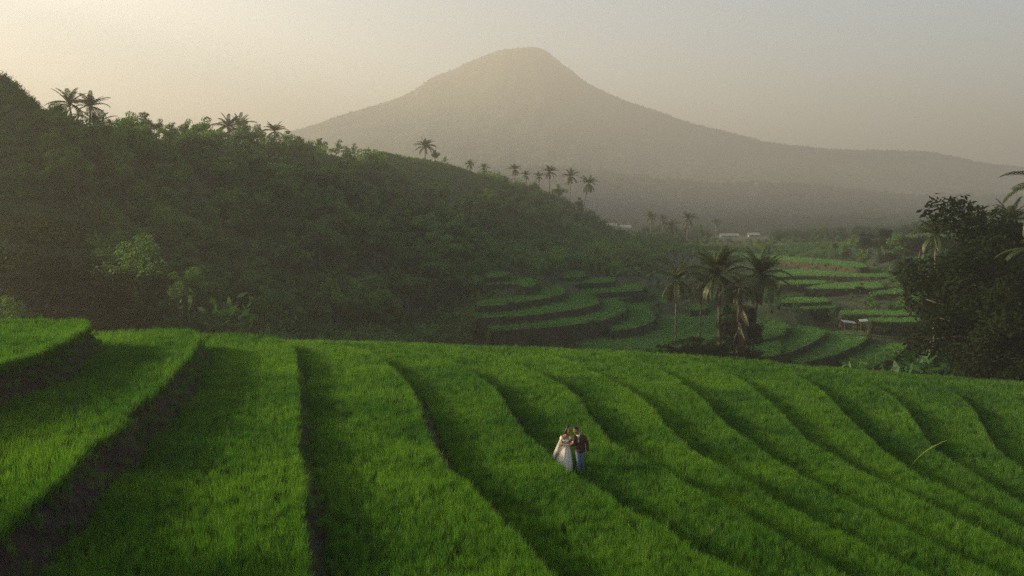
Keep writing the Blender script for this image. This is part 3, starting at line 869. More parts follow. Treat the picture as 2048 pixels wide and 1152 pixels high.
# far woods
FART = []
for i in range(4):
    r = np.random.default_rng(700 + i)
    cen = [(r.normal(0, 1.6), r.normal(0, 1.6), r.uniform(2.0, 7.0)) for _ in range(7)]
    v, f = leaf_cloud(700 + i, cen, r.uniform(1.2, 2.2, 7), 9, 0.85)
    FART.append(mesh_from('far_tree', v, f, M_FARLEAF))
C_FAR = proto_collection('far_trees', FART)
def far_wood(name, V, n, a, b, s0, s1, pxr, label):
    m, w, _ = V.shape
    i = rng.uniform(a, b, n); j = rng.uniform(0, w - 1.001, n)
    i0, j0 = i.astype(int), j.astype(int)
    fi, fj = (i - i0)[:, None], (j - j0)[:, None]
    p = (V[i0, j0] * (1 - fi) + V[np.minimum(i0 + 1, m - 1), j0] * fi) * (1 - fj) + V[i0, j0 + 1] * fj * (1 - fi) + V[np.minimum(i0 + 1, m - 1), j0 + 1] * fj * fi
    px, _ = topx(p[:, 0], p[:, 1], 0)
    p = p[(px > pxr[0]) & (px < pxr[1])]
    n = len(p); p[:, 2] -= 0.8
    rot = np.stack([np.zeros(n), np.zeros(n), rng.uniform(0, 6.28, n)], 1)
    scatter(name, p, rot, rng.uniform(s0, s1, n), rng.uniform(0, 1, n), C_FAR, 4, label, 'forest')
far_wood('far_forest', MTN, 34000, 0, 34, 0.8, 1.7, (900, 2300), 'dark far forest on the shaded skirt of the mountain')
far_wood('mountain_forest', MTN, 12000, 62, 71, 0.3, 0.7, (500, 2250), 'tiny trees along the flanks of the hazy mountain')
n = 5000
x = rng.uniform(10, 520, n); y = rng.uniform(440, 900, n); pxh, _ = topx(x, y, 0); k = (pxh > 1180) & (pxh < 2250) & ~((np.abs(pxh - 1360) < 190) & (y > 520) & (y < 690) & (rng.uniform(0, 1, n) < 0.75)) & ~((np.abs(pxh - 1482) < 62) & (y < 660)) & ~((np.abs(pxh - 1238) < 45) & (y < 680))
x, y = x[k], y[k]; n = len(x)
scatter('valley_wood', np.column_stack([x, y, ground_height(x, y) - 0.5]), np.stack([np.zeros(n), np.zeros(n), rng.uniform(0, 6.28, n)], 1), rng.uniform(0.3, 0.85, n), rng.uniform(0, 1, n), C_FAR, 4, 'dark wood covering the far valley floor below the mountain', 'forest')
# long grass on the steep brow at the left edge and on the hill foot by the terraces
n = 5200
x = rng.uniform(-105, -50, n); y = rng.uniform(96, 165, n)
pxh, _ = topx(x, y, 0); k = (pxh < 130) & (y > 104)
undergrowth('hill_grass', x[k], y[k], rng.uniform(0.45, 1.0, k.sum()), 0.55 + fbm(x[k] / 9, y[k] / 9, 12) * 1.2 + rng.normal(0, 0.15, k.sum()), 'long grass and scrub on the steep hill at the left edge')
n = 2600
x = rng.uniform(-40, 0, n); y = rng.uniform(146, 185, n)
pxh, _ = topx(x, y, 0); k = (pxh > 640) & (pxh < 1000)
undergrowth('foot_grass', x[k], y[k], rng.uniform(0.35, 0.7, k.sum()), 0.8 + rng.normal(0, 0.15, k.sum()), 'pale green grass on the hill foot left of the curved terraces', only=lambda n: rng.integers(6, 9, n))

# ------------------------------------------------------------------ palms
def frond_mesh(seed, mat, L=4.2, bend=1.0, droop=0.5, n=42, lw=0.095):
    r = np.random.default_rng(seed)
    mb = MB()
    pts = []; p = Vector((0, 0, 0)); N = 16
    for i in range(N + 1):
        t = i / N
        pts.append((p.copy(), -bend * t ** 1.35))
        th = -bend * t ** 1.35
        p = p + Vector((math.cos(th), 0, math.sin(th))) * (L / N)
    mb.tube([q for q, _ in pts], [0.055 * (1 - 0.85 * i / N) for i in range(N + 1)], 4)
    for side in (-1, 1):
        for j in range(n):
            t = 0.10 + 0.90 * (j + r.uniform(-0.3, 0.3)) / n
            t = min(max(t, 0.08), 0.995)
            i = min(int(t * N), N - 1); fr = t * N - i
            q = pts[i][0].lerp(pts[i + 1][0], fr); th = pts[i][1]
            fw = Vector((math.cos(th), 0, math.sin(th))); up = Vector((-math.sin(th), 0, math.cos(th)))
            ll = L * 0.24 * (math.sin(math.pi * (0.14 + 0.80 * t)) ** 0.7) * r.uniform(0.85, 1.1)
            d1 = (Vector((0, side, 0)) * 0.95 + fw * 0.55 + up * r.uniform(0.05, 0.25)).normalized()
            d2 = (Vector((0, side, 0)) * 0.7 + fw * 0.6 + Vector((0, 0, -1)) * (droop * 1.6 + r.uniform(-0.1, 0.2))).normalized()
            m1 = q + d1 * ll * 0.45; e = m1 + d2 * ll * 0.55
            w = fw * lw * 0.5
            mb.add([q - w * 0.6, q + w * 0.6, m1 + w, m1 - w, e], [(0, 1, 2, 3), (3, 2, 4)])
    return mb.mesh('frond', mat)
FR_UP = [frond_mesh(800 + i, M_FROND, 4.0, 0.55 + 0.2 * i, 0.25) for i in range(3)]
FR_MID = [frond_mesh(810 + i, M_FROND, 4.3, 0.9 + 0.25 * i, 0.4) for i in range(3)]
FR_LOW = [frond_mesh(820 + i, M_FROND, 4.2, 1.0 + 0.25 * i, 0.6) for i in range(3)]
FR_DRY = [frond_mesh(830 + i, M_DRY, 3.9, 0.7 + 0.2 * i, 0.9, 30, 0.12) for i in range(3)]
def palm(px, ycrown, d, label, group, size=1.0, lean=0.0, nup=8, nmid=9, nlow=7, ndry=0, low_el=(-45, -10), ybase=None, cat='palm tree', tr=0.16, upmin=45):
    top = at(px, ycrown, d)
    bx = top.x - lean * 3.0; by = d
    bz = ghz(bx, by)
    h = top.z - bz
    o = empty('palm_tree', (bx, by, bz), label, cat, group)
    mb = MB(); pts = []; rad = []
    nseg = 14
    for i in range(nseg + 1):
        t = i / nseg
        pts.append(Vector(((top.x - bx) * (t ** 1.7), 0.15 * math.sin(t * 3), (h + 0.5) * t - 0.5)))
        rad.append(tr * (1.35 - 0.6 * t + 0.5 * max(0, 0.06 - t) / 0.06) * (1 + 0.05 * (i % 2)))
    mb.tube(pts, rad, 9)
    link('trunk', mb.mesh('trunk', M_PALMBARK, True), o)
    tip = pts[-1]
    def fr(meshes, az, el, s):
        f = link('frond', random.choice(meshes), o)
        f.location = tip + Vector((0, 0, -0.1))
        f.rotation_euler = (Matrix.Rotation(az, 4, 'Z') @ Matrix.Rotation(-math.radians(el), 4, 'Y') @ Matrix.Rotation(random.uniform(-0.3, 0.3), 4, 'X')).to_euler()
        f.scale = (s, s, s)
        return f
    for k in range(nup):
        fr(FR_UP, 2.4 * k + random.uniform(-0.2, 0.2), random.uniform(upmin, 82), size * random.uniform(0.75, 0.95))
    for k in range(nmid):
        fr(FR_MID, 2 * math.pi * k / nmid + random.uniform(-0.25, 0.25), random.uniform(15, 48), size * random.uniform(0.9, 1.08))
    for k in range(nlow):
        fr(FR_LOW, 2 * math.pi * (k + 0.5) / max(1, nlow) + random.uniform(-0.3, 0.3), random.uniform(*low_el), size * random.uniform(0.85, 1.0))
    for k in range(ndry):
        f = fr(FR_DRY, 2 * math.pi * k / max(1, ndry) + random.uniform(-0.4, 0.4), random.uniform(-80, -52), size * random.uniform(0.7, 0.95))
        f['label'] = 'brown dead frond hanging down'
    # nuts and leaf bases under the crown
    nb = MB()
    for k in range(7):
        a = k * 0.9
        nb.ellipsoid(tip + Vector((math.cos(a) * 0.24, math.sin(a) * 0.24, -0.38 - 0.08 * (k % 3))), (0.12, 0.12, 0.15), 7, 5)
    link('coconut_cluster', nb.mesh('coconut_cluster', M_DRY, True), o)
    return o
SKY_P = 'palms on the skyline of the left hill'
palm(138, 206, 172, 'left one of the two tall palms on the left skyline', SKY_P, 1.02, -0.2, 8, 6, 4, 0, (-15, 5), upmin=35)
palm(181, 212, 176, 'right one of the two tall palms on the left skyline', SKY_P, 1.0, 0.1, 8, 6, 4, 0, (-15, 8), upmin=35)
palm(192, 250, 168, 'short spreading palm under the two tall skyline palms', SKY_P, 0.95, 0.1, 5, 9, 7, 0, (-20, 5))
palm(456, 252, 226, 'left palm of the close pair above the hill brow', SKY_P, 1.0, -0.15, 9, 8, 5, 0, (-25, 0))
palm(479, 254, 230, 'right palm of the close pair above the hill brow', SKY_P, 1.05, 0.1, 9, 8, 5, 0, (-25, 0))
palm(549, 262, 242, 'lone palm right of the close pair of palms', SKY_P, 0.95, 0.1, 9, 8, 4, 0, (-20, 5))
palm(850, 292, 312, 'single palm on the grassy brow against the mountain', SKY_P, 0.95, 0.0, 7, 9, 6, 0, (-25, 5))
BR = 'palms down the right shoulder of the hill'
palm(940, 328, 325, 'low palm at the end of the grassy brow', BR, 0.6, 0)
palm(968, 334, 330, 'second low palm past the end of the brow', BR, 0.6, 0)
palm(1030, 338, 345, 'slim palm standing above the shoulder of the hill', BR, 0.72, 0)
palm(1052, 350, 348, 'small palm just right of the slim one', BR, 0.6, 0)
palm(1078, 352, 352, 'small palm left of the feathery palm', BR, 0.6, 0)
palm(1099, 343, 350, 'feathery palm in the middle of the shoulder row', BR, 0.85, 0)
palm(1141, 352, 362, 'full crowned palm second from the end of the shoulder row', BR, 0.95, 0.1, 7, 10, 8)
palm(1177, 366, 345, 'tall palm last in the shoulder row, leaning over the valley', BR, 1.05, 0.8, 6, 9, 9, 0, (-55, -15))
palm(1180, 428, 375, 'short palm on the low tip of the hill', BR, 0.7, 0.1)
VF = 'palms around the far side of the valley fields'
palm(1302, 434, 400, 'left palm of the misty group in the valley', VF, 0.85, 0.0)
palm(1326, 438, 440, 'faint palm second in the misty valley group', VF, 0.85, 0.0)
palm(1342, 452, 360, 'low dark palm in the middle of the valley group', VF, 0.95, 0.0)
palm(1377, 437, 375, 'tallest palm of the valley group, right end', VF, 1.0, 0.2, 6, 8, 8, 0, (-50, -15))
palm(1432, 444, 520, 'very faint lone palm beyond the valley group', VF, 0.9, 0.0)
palm(1180 + 3, 446, 380, 'small palm half hidden at the hill tip', VF, 0.6, 0.0)
for i, (a, b, d) in enumerate([(1478, 488, 430), (1500, 484, 440), (1530, 487, 425), (1575, 488, 430), (1596, 486, 435), (1640, 492, 400)]):
    palm(a, b, d, ['small palm left in the row behind the long rice strip', 'second small palm in the row behind the long rice strip', 'third small palm in the row behind the long rice strip',
                   'fourth small palm in the row behind the long rice strip', 'fifth small palm in the row behind the long rice strip', 'last small palm in the row, near the dark trees'][i], 'row of small palms behind the rice strips', 0.75, 0.0, 5, 7, 5)
CL = 'clump of tall palms behind the field crest'
palm(1355, 558, 126, 'slender palm at the left of the clump, with yellowed hanging frond', CL, 0.95, 0.1, 6, 6, 5, 3, (-35, -5), tr=0.13)
palm(1404, 566, 132, 'thin palm half hidden between the two left palms', CL, 0.85, 0.1, 5, 6, 5, 2, (-35, -5), tr=0.11)
palm(1436, 548, 124, 'full crowned palm in the middle of the clump', CL, 1.2, -0.1, 13, 8, 8, 4, (-45, -5), tr=0.19)
palm(1521, 548, 125, 'tall palm at the right of the clump with drooping fronds', CL, 1.15, 0.35, 10, 6, 9, 3, (-40, 0), tr=0.18)
palm(2112, 378, 94, 'dark palm at the right edge with only its frond tips in view', 'palms at the right edge', 1.3, 0.0, 7, 9, 8, 2)
palm(2095, 505, 96, 'lower palm at the right edge with brownish fronds', 'palms at the right edge', 1.05, 0.0, 5, 8, 7, 3)

# trunk wrapped in dead hanging fronds
p0 = at(1480, 575, 122); gz = ghz(p0.x, p0.y)
o = empty('palm_tree', (p0.x, p0.y, gz), 'stubby palm smothered in brown hanging dead fronds between the tall ones', 'palm tree', CL)
mb = MB(); hh = p0.z - gz
mb.tube([(0, 0, -0.5), (0.05, 0, hh * 0.5), (0, 0, hh)], [0.34, 0.28, 0.22], 9)
link('trunk', mb.mesh('trunk', M_PALMBARK, True), o)
for k in range(44):
    f = link('frond', random.choice(FR_DRY), o)
    zz = hh * (0.36 + 0.64 * random.random())
    f.location = (0, 0, zz)
    f.rotation_euler = (Matrix.Rotation(random.uniform(0, 6.28), 4, 'Z') @ Matrix.Rotation(math.radians(random.uniform(-10, 80)), 4, 'Y') @ Matrix.Rotation(random.uniform(-0.8, 0.8), 4, 'X')).to_euler()
    s = random.uniform(0.45, 0.85); f.scale = (s, s * 1.1, s)
    f['label'] = 'brown dead frond hanging down'
for k in range(10):
    f = link('frond', random.choice(FR_LOW), o)
    f.location = (0, 0, hh)
    f.rotation_euler = (Matrix.Rotation(k * 0.66, 4, 'Z') @ Matrix.Rotation(math.radians(random.uniform(-70, 20)), 4, 'Y')).to_euler()
    s = random.uniform(0.5, 0.75); f.scale = (s, s, s)

# ------------------------------------------------------------------ broadleaf trees
for a, b, d, w, lab in [
    (258, 222, 200, 1.3, 'rounded tree on the skyline right of the two tall palms'), (285, 226, 205, 1.2, 'second rounded tree on the skyline beside the first'),
    (318, 238, 206, 1.0, 'lower skyline tree right of the rounded pair'), (345, 244, 210, 0.9, 'small skyline tree before the upright one'), (372, 236, 212, 0.8, 'upright narrow tree on the skyline'),
    (410, 262, 215, 1.0, 'low skyline tree left of the close palms'), (432, 268, 220, 0.9, 'low skyline tree at the feet of the close palms'),
    (516, 248, 236, 1.1, 'thin topped tree between the close palms and the lone palm'), (575, 262, 246, 1.1, 'tree at the foot of the lone palm'), (600, 274, 250, 1.2, 'low tree where the hill meets the mountain outline'),
    (640, 276, 262, 1.4, 'broad low tree at the start of the grassy brow'), (672, 280, 268, 1.3, 'second broad low tree at the start of the grassy brow'), (710, 286, 275, 1.0, 'sunlit shrub tree on the brow'), (736, 294, 284, 0.9, 'last sunlit shrub tree on the brow'),
    (870, 300, 312, 1.1, 'small tree just right of the single brow palm'), (890, 312, 316, 1.0, 'smaller tree right of the single brow palm'), (150, 235, 168, 1.2, 'bushy tree at the feet of the tall left palms'), (225, 245, 190, 1.1, 'bushy tree right of the short spreading palm'),
    (1010, 352, 338, 1.1, 'tree left of the slim palm on the shoulder'), (1070, 362, 350, 1.2, 'tree under the small shoulder palms'), (1120, 368, 358, 1.2, 'tree between the feathery and the full crowned palm'), (1160, 395, 360, 1.0, 'tree below the last shoulder palm')]:
    place_tree('broadleaf_tree', a, d, b, None, lab, 'tree', 'trees on the skyline of the left hill', wide=w)
# unseen low trees added beyond the left edge to darken the lower left field
for i, (x, y, h, w) in enumerate([(-29, 22, 8, 1.2), (-33, 19, 9, 1.2), (-27, 18, 7, 1.2), (-35, 23, 8.5, 1.1)]):
    s_ = h / 8.6; tm, cm = TREES[i % 7]
    o = empty('broadleaf_tree', (x, y, float(ZS[0])), 'unseen low tree added beyond the left edge to shade the field', 'tree', 'added shade trees beyond the left edge', i * 1.3)
    o.scale = (s_ * w, s_ * w, s_)
    link('trunk', tm, o); link('crown', cm, o)
# big near trees at the hill foot
for a, b, d, w, lab in [(150, 435, 112, 1.5, 'large dark round-headed tree at the left hill foot'), (300, 468, 116, 1.4, 'large lit green tree left of centre at the hill foot'), (395, 545, 122, 1.1, 'arching green tree low on the hill foot'),
                        (60, 500, 104, 1.3, 'dark tree behind the topmost terrace'), (230, 560, 108, 1.3, 'low dark tree behind the second terrace'), (880, 505, 185, 1.2, 'pale green feathery tree near the valley terraces'), (640, 545, 158, 0.8, 'slender pale tree in the middle of the hill foot'), (1045, 500, 205, 0.8, 'dark conical shrub tree above the small rice plots')]:
    place_tree('broadleaf_tree', a, d, b, None, lab, 'tree', 'larger trees at the hill foot', wide=w, dark=(d < 113))
# the wood on the hillside
cells = []
for gx_ in np.arange(-150, 60, 6.6):
    for gy_ in np.arange(92, 330, 7.2):
        x = gx_ + random.uniform(-3.4, 3.4); y = gy_ + random.uniform(-3.6, 3.6)
        px = 1024 + x / y * F
        brow = np.interp(px, [-300, 0, 110, 300, 620, 940, 1180], [160, 130, 150, 200, 245, 300, 350])
        foot = np.interp(px, [-300, 0, 300, 500, 700, 950, 1000, 1180], [85, 92, 104, 128, 158, 190, 260, 330])
        if px < -150 or px > 1180 or y < foot or y > brow - 4: continue
        if px < 105 and y > 122: continue
        if 640 < px < 960 and y > 262: continue
        if slab_top(np.array([x]), np.array([y]))[0] > -1e9: continue
        cells.append((x, y, px, (y - foot) / max(1, brow - foot)))
random.shuffle(cells)
cells = cells[:280]
for x, y, px, t in cells:
    low, mid = t < 0.33, t < 0.7
    lab = 'leafy tree in the dark wood low on the left hill' if low else ('leafy tree half way up the misty left hillside' if mid else 'leafy tree near the top of the misty left hillside')
    place_tree('broadleaf_tree', px, y, None, random.uniform(5.0, 9.0) if not low else random.uniform(6, 10), lab, 'tree', 'wood low on the left hill' if low else ('wood half way up the left hill' if mid else 'wood near the top of the left hill'), wide=random.uniform(1.0, 1.45))
# dark trees at the right
RT = [(1932, 420, 122, 1.0), (1968, 397, 112, 1.1), (2005, 408, 116, 1.2), (2050, 430, 108, 1.3), (1915, 460, 190, 1.0), (1965, 520, 108, 1.1), (1990, 500, 102, 1.3), (2045, 540, 98, 1.3), (1900, 540, 200, 1.0), (1945, 595, 150, 1.0), (1975, 610, 104, 1.2),
      (2020, 620, 96, 1.3), (1960, 660, 112, 1.1), (2005, 680, 96, 1.2), (2060, 690, 92, 1.3), (1890, 570, 165, 1.0), (2120, 500, 100, 1.3), (2160, 600, 95, 1.3)]
RL = ['dark tree left of the highest one at the right edge', 'highest dark tree at the right edge, with a knobbly top', 'dark tree right of the highest one', 'dark tree under the palm frond at the right edge', 'dark tree at the left flank of the right-hand trees',
      'dark tree below the highest one', 'dark tree right below the highest one', 'dark tree at the edge half way down', 'dark tree at the left flank, half way down', 'low dark tree at the left flank above the dim terraces', 'low dark tree in the right-hand mass',
      'low dark tree near the right edge', 'dark shrubby tree next to the dimmest terrace', 'dark shrubby tree just above the field crest', 'dark shrubby tree above the crest at the right edge', 'dark tree behind the left flank of the right-hand trees', 'dark tree past the right edge', 'lower dark tree past the right edge']
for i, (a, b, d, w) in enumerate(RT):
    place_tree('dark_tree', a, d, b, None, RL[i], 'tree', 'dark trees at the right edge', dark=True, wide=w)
for a, b, d, lab in [(1872, 468, 142, 'dark palm at the left flank of the right-hand trees'), (2022, 440, 126, 'dark palm crown behind the right-hand trees')]:
    palm(a, b, d, lab, 'dark palms among the right-hand trees', 0.95, 0.1, 8, 10, 8)
# trees on the far right of the valley
k = 0
for a, b, d in [(1700, 470, 300), (1735, 462, 290), (1770, 452, 280), (1805, 455, 260), (1840, 450, 240), (1690, 495, 290), (1725, 500, 270), (1780, 490, 250), (1820, 500, 220), (1845, 520, 200), (1670, 485, 330), (1790, 530, 225), (1835, 570, 185), (1860, 610, 160), (1800, 600, 190), (1750, 610, 196), (1720, 590, 212)]:
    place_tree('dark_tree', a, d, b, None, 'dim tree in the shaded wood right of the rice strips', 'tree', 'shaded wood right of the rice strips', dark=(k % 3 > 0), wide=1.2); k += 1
for a, b, d in [(1300, 462, 395), (1320, 458, 390), (1355, 464, 370), (1365, 472, 365), (1392, 476, 375), (1340, 474, 372)]:
    place_tree('broadleaf_tree', a, d, b, None, 'bushy tree at the foot of the misty valley palms', 'tree', 'bushes around the valley palms', wide=1.3)
for i, a in enumerate(range(1405, 1690, 18)):
    place_tree('broadleaf_tree', a + random.uniform(-5, 5), 420 + random.uniform(-20, 15), None, random.uniform(3.0, 4.6), 'low bushy tree in the row behind the long rice strip', 'tree', 'row of bushes behind the rice strips', wide=1.3)
place_tree('broadleaf_tree', 1402, 400, 448, None, 'thin dark tree alone right of the valley palms', 'tree', wide=0.35)
# shrubs at the foot of the palm clump
for a, b, d, lab in [(1332, 684, 120, 'low shrub at the left end under the palm clump'), (1360, 676, 121, 'second low shrub under the slender palm'), (1388, 670, 121, 'bushy shrub between the palm trunks'), (1415, 672, 120, 'shrub left of the middle palm trunk'), (1445, 668, 121, 'shrub at the foot of the middle palm'), (1500, 690, 120, 'shrub at the foot of the right palm'), (1466, 606, 123, 'tall dark shrub left of the dead-fronded palm'), (1497, 598, 123, 'tall dark shrub right of the dead-fronded palm')]:
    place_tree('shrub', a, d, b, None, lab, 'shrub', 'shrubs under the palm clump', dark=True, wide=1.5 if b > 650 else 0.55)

# ------------------------------------------------------------------ far farm buildings and shelters
M_WALL = flat_mat('pale_plaster', (0.16, 0.15, 0.14), 0.9)
M_ROOFW = flat_mat('pale_tin_roof', (0.17, 0.18, 0.18), 0.7, 0.1, 3)
M_ROOFG = flat_mat('grey_tin_roof', (0.17, 0.19, 0.20), 0.7, 0.15, 3)
M_WOOD = flat_mat('weathered_wood', (0.12, 0.09, 0.06), 0.9)
M_DARK = flat_mat('dark_window', (0.03, 0.03, 0.035), 0.3)
def house(px, d, L, W, H, label, rz=0.0, zup=0.0):
    x = (px - 1024) / F * d
    z = ghz(x, d) + zup
    o = empty('farm_building', (x, d, z), label, 'building', 'far pale farm buildings', rz)
    m = MB(); m.box((0, 0, H / 2 - 0.5), (L, W, H + 1.0)); link('wall', m.mesh('wall', M_WALL), o)
    m = MB(); r = W * 0.32; ov = 0.5
    for s in (-1, 1):
        n0 = [(-L / 2 - ov, s * (W / 2 + ov), H - 0.15), (L / 2 + ov, s * (W / 2 + ov), H - 0.15), (L / 2 + ov, 0, H + r), (-L / 2 - ov, 0, H + r)]
        n1 = [(a, b, c + 0.14) for a, b, c in n0]
        m.add(n0 + n1, [(0, 1, 2, 3), (4, 7, 6, 5), (0, 4, 5, 1), (1, 5, 6, 2), (2, 6, 7, 3), (3, 7, 4, 0)])
    link('roof', m.mesh('roof', M_ROOFW), o)
    m = MB(); m.add([(-L / 2 + 0.02, -W / 2, H), (-L / 2 + 0.02, W / 2, H), (-L / 2 + 0.02, 0, H + r - 0.1), (L / 2 - 0.02, -W / 2, H), (L / 2 - 0.02, W / 2, H), (L / 2 - 0.02, 0, H + r - 0.1)], [(0, 1, 2), (3, 5, 4)])
    link('gable', m.mesh('gable', M_WALL), o)
    nw = max(2, int(L / 3))
    for i in range(nw):
        wx = -L / 2 + L * (i + 0.5) / nw
        m = MB()
        if i == nw // 2:
            m.box((wx, -W / 2 - 0.03, 1.0), (0.95, 0.08, 2.0)); link('door', m.mesh('door', M_WOOD), o)
        else:
            m.box((wx, -W / 2 - 0.03, 1.6), (1.1, 0.08, 1.0)); link('window', m.mesh('window', M_DARK), o)
    return o
house(1223, 640, 6.0, 4.5, 2.6, 'left pale-roofed farm building in the mist at the hill tip')
house(1251, 650, 6.5, 4.5, 2.6, 'right pale-roofed farm building in the mist at the hill tip')
house(1458, 620, 11, 4.0, 1.7, 'long low white farm building behind the row of bushes', 0.05, -1.0)
house(1507, 630, 6.5, 4.0, 2.0, 'taller white farm building right of the long low one', 0.0, -0.6)
def shelter(px, py, d, L, W, label, rz, tilt):
    p = at(px, py, d); g = ghz(p.x, d)
    h = max(1.6, p.z - g)
    o = empty('field_shelter', (p.x, d, g), label, 'shelter', 'tin-roofed field shelters', rz)
    for sx in (-1, 1):
        for sy in (-1, 1):
            m = MB(); m.tube([(sx * L * 0.44, sy * W * 0.42, -0.3), (sx * L * 0.44, sy * W * 0.42, h - sx * L * 0.44 * tilt)], 0.05, 6)
            link('post', m.mesh('post', M_WOOD), o)
    m = MB(); nc = 18
    for i in range(nc):   # corrugated sheet
        x0, x1 = -L / 2 + L * i / nc, -L / 2 + L * (i + 1) / nc
        a, b = 0.05 * (i % 2), 0.05 * ((i + 1) % 2)
        za, zb = h + 0.05 - x0 * tilt + a, h + 0.05 - x1 * tilt + b
        v = [(x0, -W / 2, za), (x1, -W / 2, zb), (x1, W / 2, zb + 0.25), (x0, W / 2, za + 0.25)]
        m.add(v + [(p_[0], p_[1], p_[2] + 0.02) for p_ in v], [(0, 3, 2, 1), (4, 5, 6, 7), (0, 1, 5, 4), (3, 7, 6, 2)])
    link('roof', m.mesh('roof', M_ROOFG), o)
    m = MB(); m.box((0, 0, 0.45), (L * 0.86, W * 0.8, 0.08)); link('platform', m.mesh('platform', M_WOOD), o)
shelter(1698, 646, 172, 2.3, 1.5, 'left tin-roofed field shelter with a sloping roof', 0.05, 0.12)
shelter(1727, 643, 171, 1.4, 1.4, 'right smaller tin-roofed field shelter', -0.05, -0.08)

# ------------------------------------------------------------------ pale grass stalk leaning over the bank
M_PLUME = leaf_mat('pale_grass_plume', (0.22, 0.30, 0.06), (0.30, 0.38, 0.09), (1.3, 1.2, 0.8), 0.5, 0.0)
sx, sy = unproj(1812, 934, -12.1)
zb_ = float(np.nan_to_num(near_level(np.array([sx]), np.array([sy]))[0], nan=ZS[10]))
base = Vector((float(sx), float(sy), zb_))
tipw = at(1893, 881, float(sy) - 0.4) - base
mb = MB(); st = []
for i in range(13):
    t = i / 12
    st.append(Vector((tipw.x * (0.35 * t + 0.65 * t * t), tipw.y * t, tipw.z * (1.25 * t - 0.25 * t * t))))
mb.tube(st, [0.014 * (1 - 0.7 * i / 12) for i in range(13)], 5)
o = link('grass_stalk', mb.mesh('grass_stalk', M_PLUME), None, base)
tag(o, 'single tall pale yellow-green grass stalk leaning right over dark rice', 'grass stalk')
mb = MB(); r_ = np.random.default_rng(5)
for i in range(260):
    t = 0.30 + 0.70 * r_.uniform() ; j = min(int(t * 12), 11); q = st[j].lerp(st[j + 1], t * 12 - j)
    fw = (st[j + 1] - st[j]).normalized()
    a = r_.uniform(0, 6.28)
    sd = Vector((math.cos(a) * 0.5, math.sin(a), math.sin(a * 1.7))).normalized()
    ln = 0.22 * math.sin(math.pi * min(1, max(0.08, (t - 0.25) / 0.78))) * r_.uniform(0.7, 1.2) + 0.04
    e = q + (fw * 0.9 + sd * 0.38).normalized() * ln
    w = fw.cross(sd).normalized() * 0.008
    mb.add([q - w, q + w, e], [(0, 1, 2)])
link('plume', mb.mesh('plume', M_PLUME), o)

# ------------------------------------------------------------------ the couple
M_SKIN = flat_mat('brown_skin', (0.30, 0.15, 0.085), 0.55, 0.08, 20)
M_HAIR = flat_mat('black_hair', (0.012, 0.009, 0.008), 0.45, 0.3, 60)
M_DRESS = flat_mat('white_tulle', (0.74, 0.67, 0.56), 0.85, 0.06, 30)
M_JACKET = flat_mat('maroon_wool', (0.060, 0.027, 0.022), 0.9, 0.2, 60)
M_SHIRT = flat_mat('white_shirt', (0.70, 0.69, 0.66), 0.8, 0.05, 40)
M_JEANS = flat_mat('blue_denim', (0.085, 0.115, 0.165), 0.9, 0.25, 50)
M_SHOE = flat_mat('brown_leather', (0.06, 0.03, 0.015), 0.4, 0.2, 30)
M_EYE = flat_mat('dark_eye', (0.01, 0.008, 0.007), 0.2, 0.1, 30)
M_LIP = flat_mat('lip_red', (0.28, 0.06, 0.05), 0.4, 0.1, 30)
M_PETAL = flat_mat('white_petal', (0.75, 0.73, 0.68), 0.7, 0.05, 40)
M_STEM = flat_mat('bouquet_green', (0.03, 0.06, 0.02), 0.7, 0.2, 40)

def fuse(name, mb, mat, voxel=0.008, smooth=3):
    """one continuous surface from overlapping volumes"""
    me = mb.mesh(name + '_src', mat)
    ob = bpy.data.objects.new(name + '_src', me)
    COL.objects.link(ob)
    r = ob.modifiers.new('r', 'REMESH'); r.mode = 'VOXEL'; r.voxel_size = voxel; r.use_smooth_shade = True
    s = ob.modifiers.new('s', 'SMOOTH'); s.factor = 0.5; s.iterations = smooth
    dg = bpy.context.evaluated_depsgraph_get()
    out = bpy.data.meshes.new_from_object(ob.evaluated_get(dg), depsgraph=dg)
    out.name = name
    bpy.data.objects.remove(ob); bpy.data.meshes.remove(me)
    if not out.materials: out.materials.append(mat)
    return out

def capsule(mb, pts, rad, seg=12):
    mb.tube(pts, rad, seg)
    for p, r in zip(pts, rad):
        mb.ellipsoid(p, (r, r, r), 10, 7)

def head(mb, c, yaw, tilt, s=1.0):
    """skull, jaw, nose, ears; face looks along -Y turned by yaw, head tilted by tilt"""
    R = Matrix.Rotation(yaw, 3, 'Z') @ Matrix.Rotation(tilt, 3, 'Y')
    def P(x, y, z): return Vector(c) + R @ (Vector((x, y, z)) * s)
    mb.ellipsoid(P(0, 0.012, 0.035), (0.076 * s, 0.095 * s, 0.092 * s), 16, 12, R)
    mb.ellipsoid(P(0, -0.018, -0.035), (0.060 * s, 0.070 * s, 0.080 * s), 14, 10, R)
    mb.ellipsoid(P(0, -0.052, -0.085), (0.030 * s, 0.026 * s, 0.022 * s), 10, 7, R)
    mb.tube([P(0, -0.082, 0.018), P(0, -0.104, -0.022), P(0, -0.085, -0.032)], [0.009 * s, 0.015 * s, 0.012 * s], 7)
    for e in (-1, 1):
        mb.ellipsoid(P(e * 0.077, 0.012, -0.005), (0.012 * s, 0.022 * s, 0.032 * s), 8, 6, R)
        mb.ellipsoid(P(e * 0.034, -0.070, -0.022), (0.024 * s, 0.018 * s, 0.022 * s), 8, 6, R)
    return P

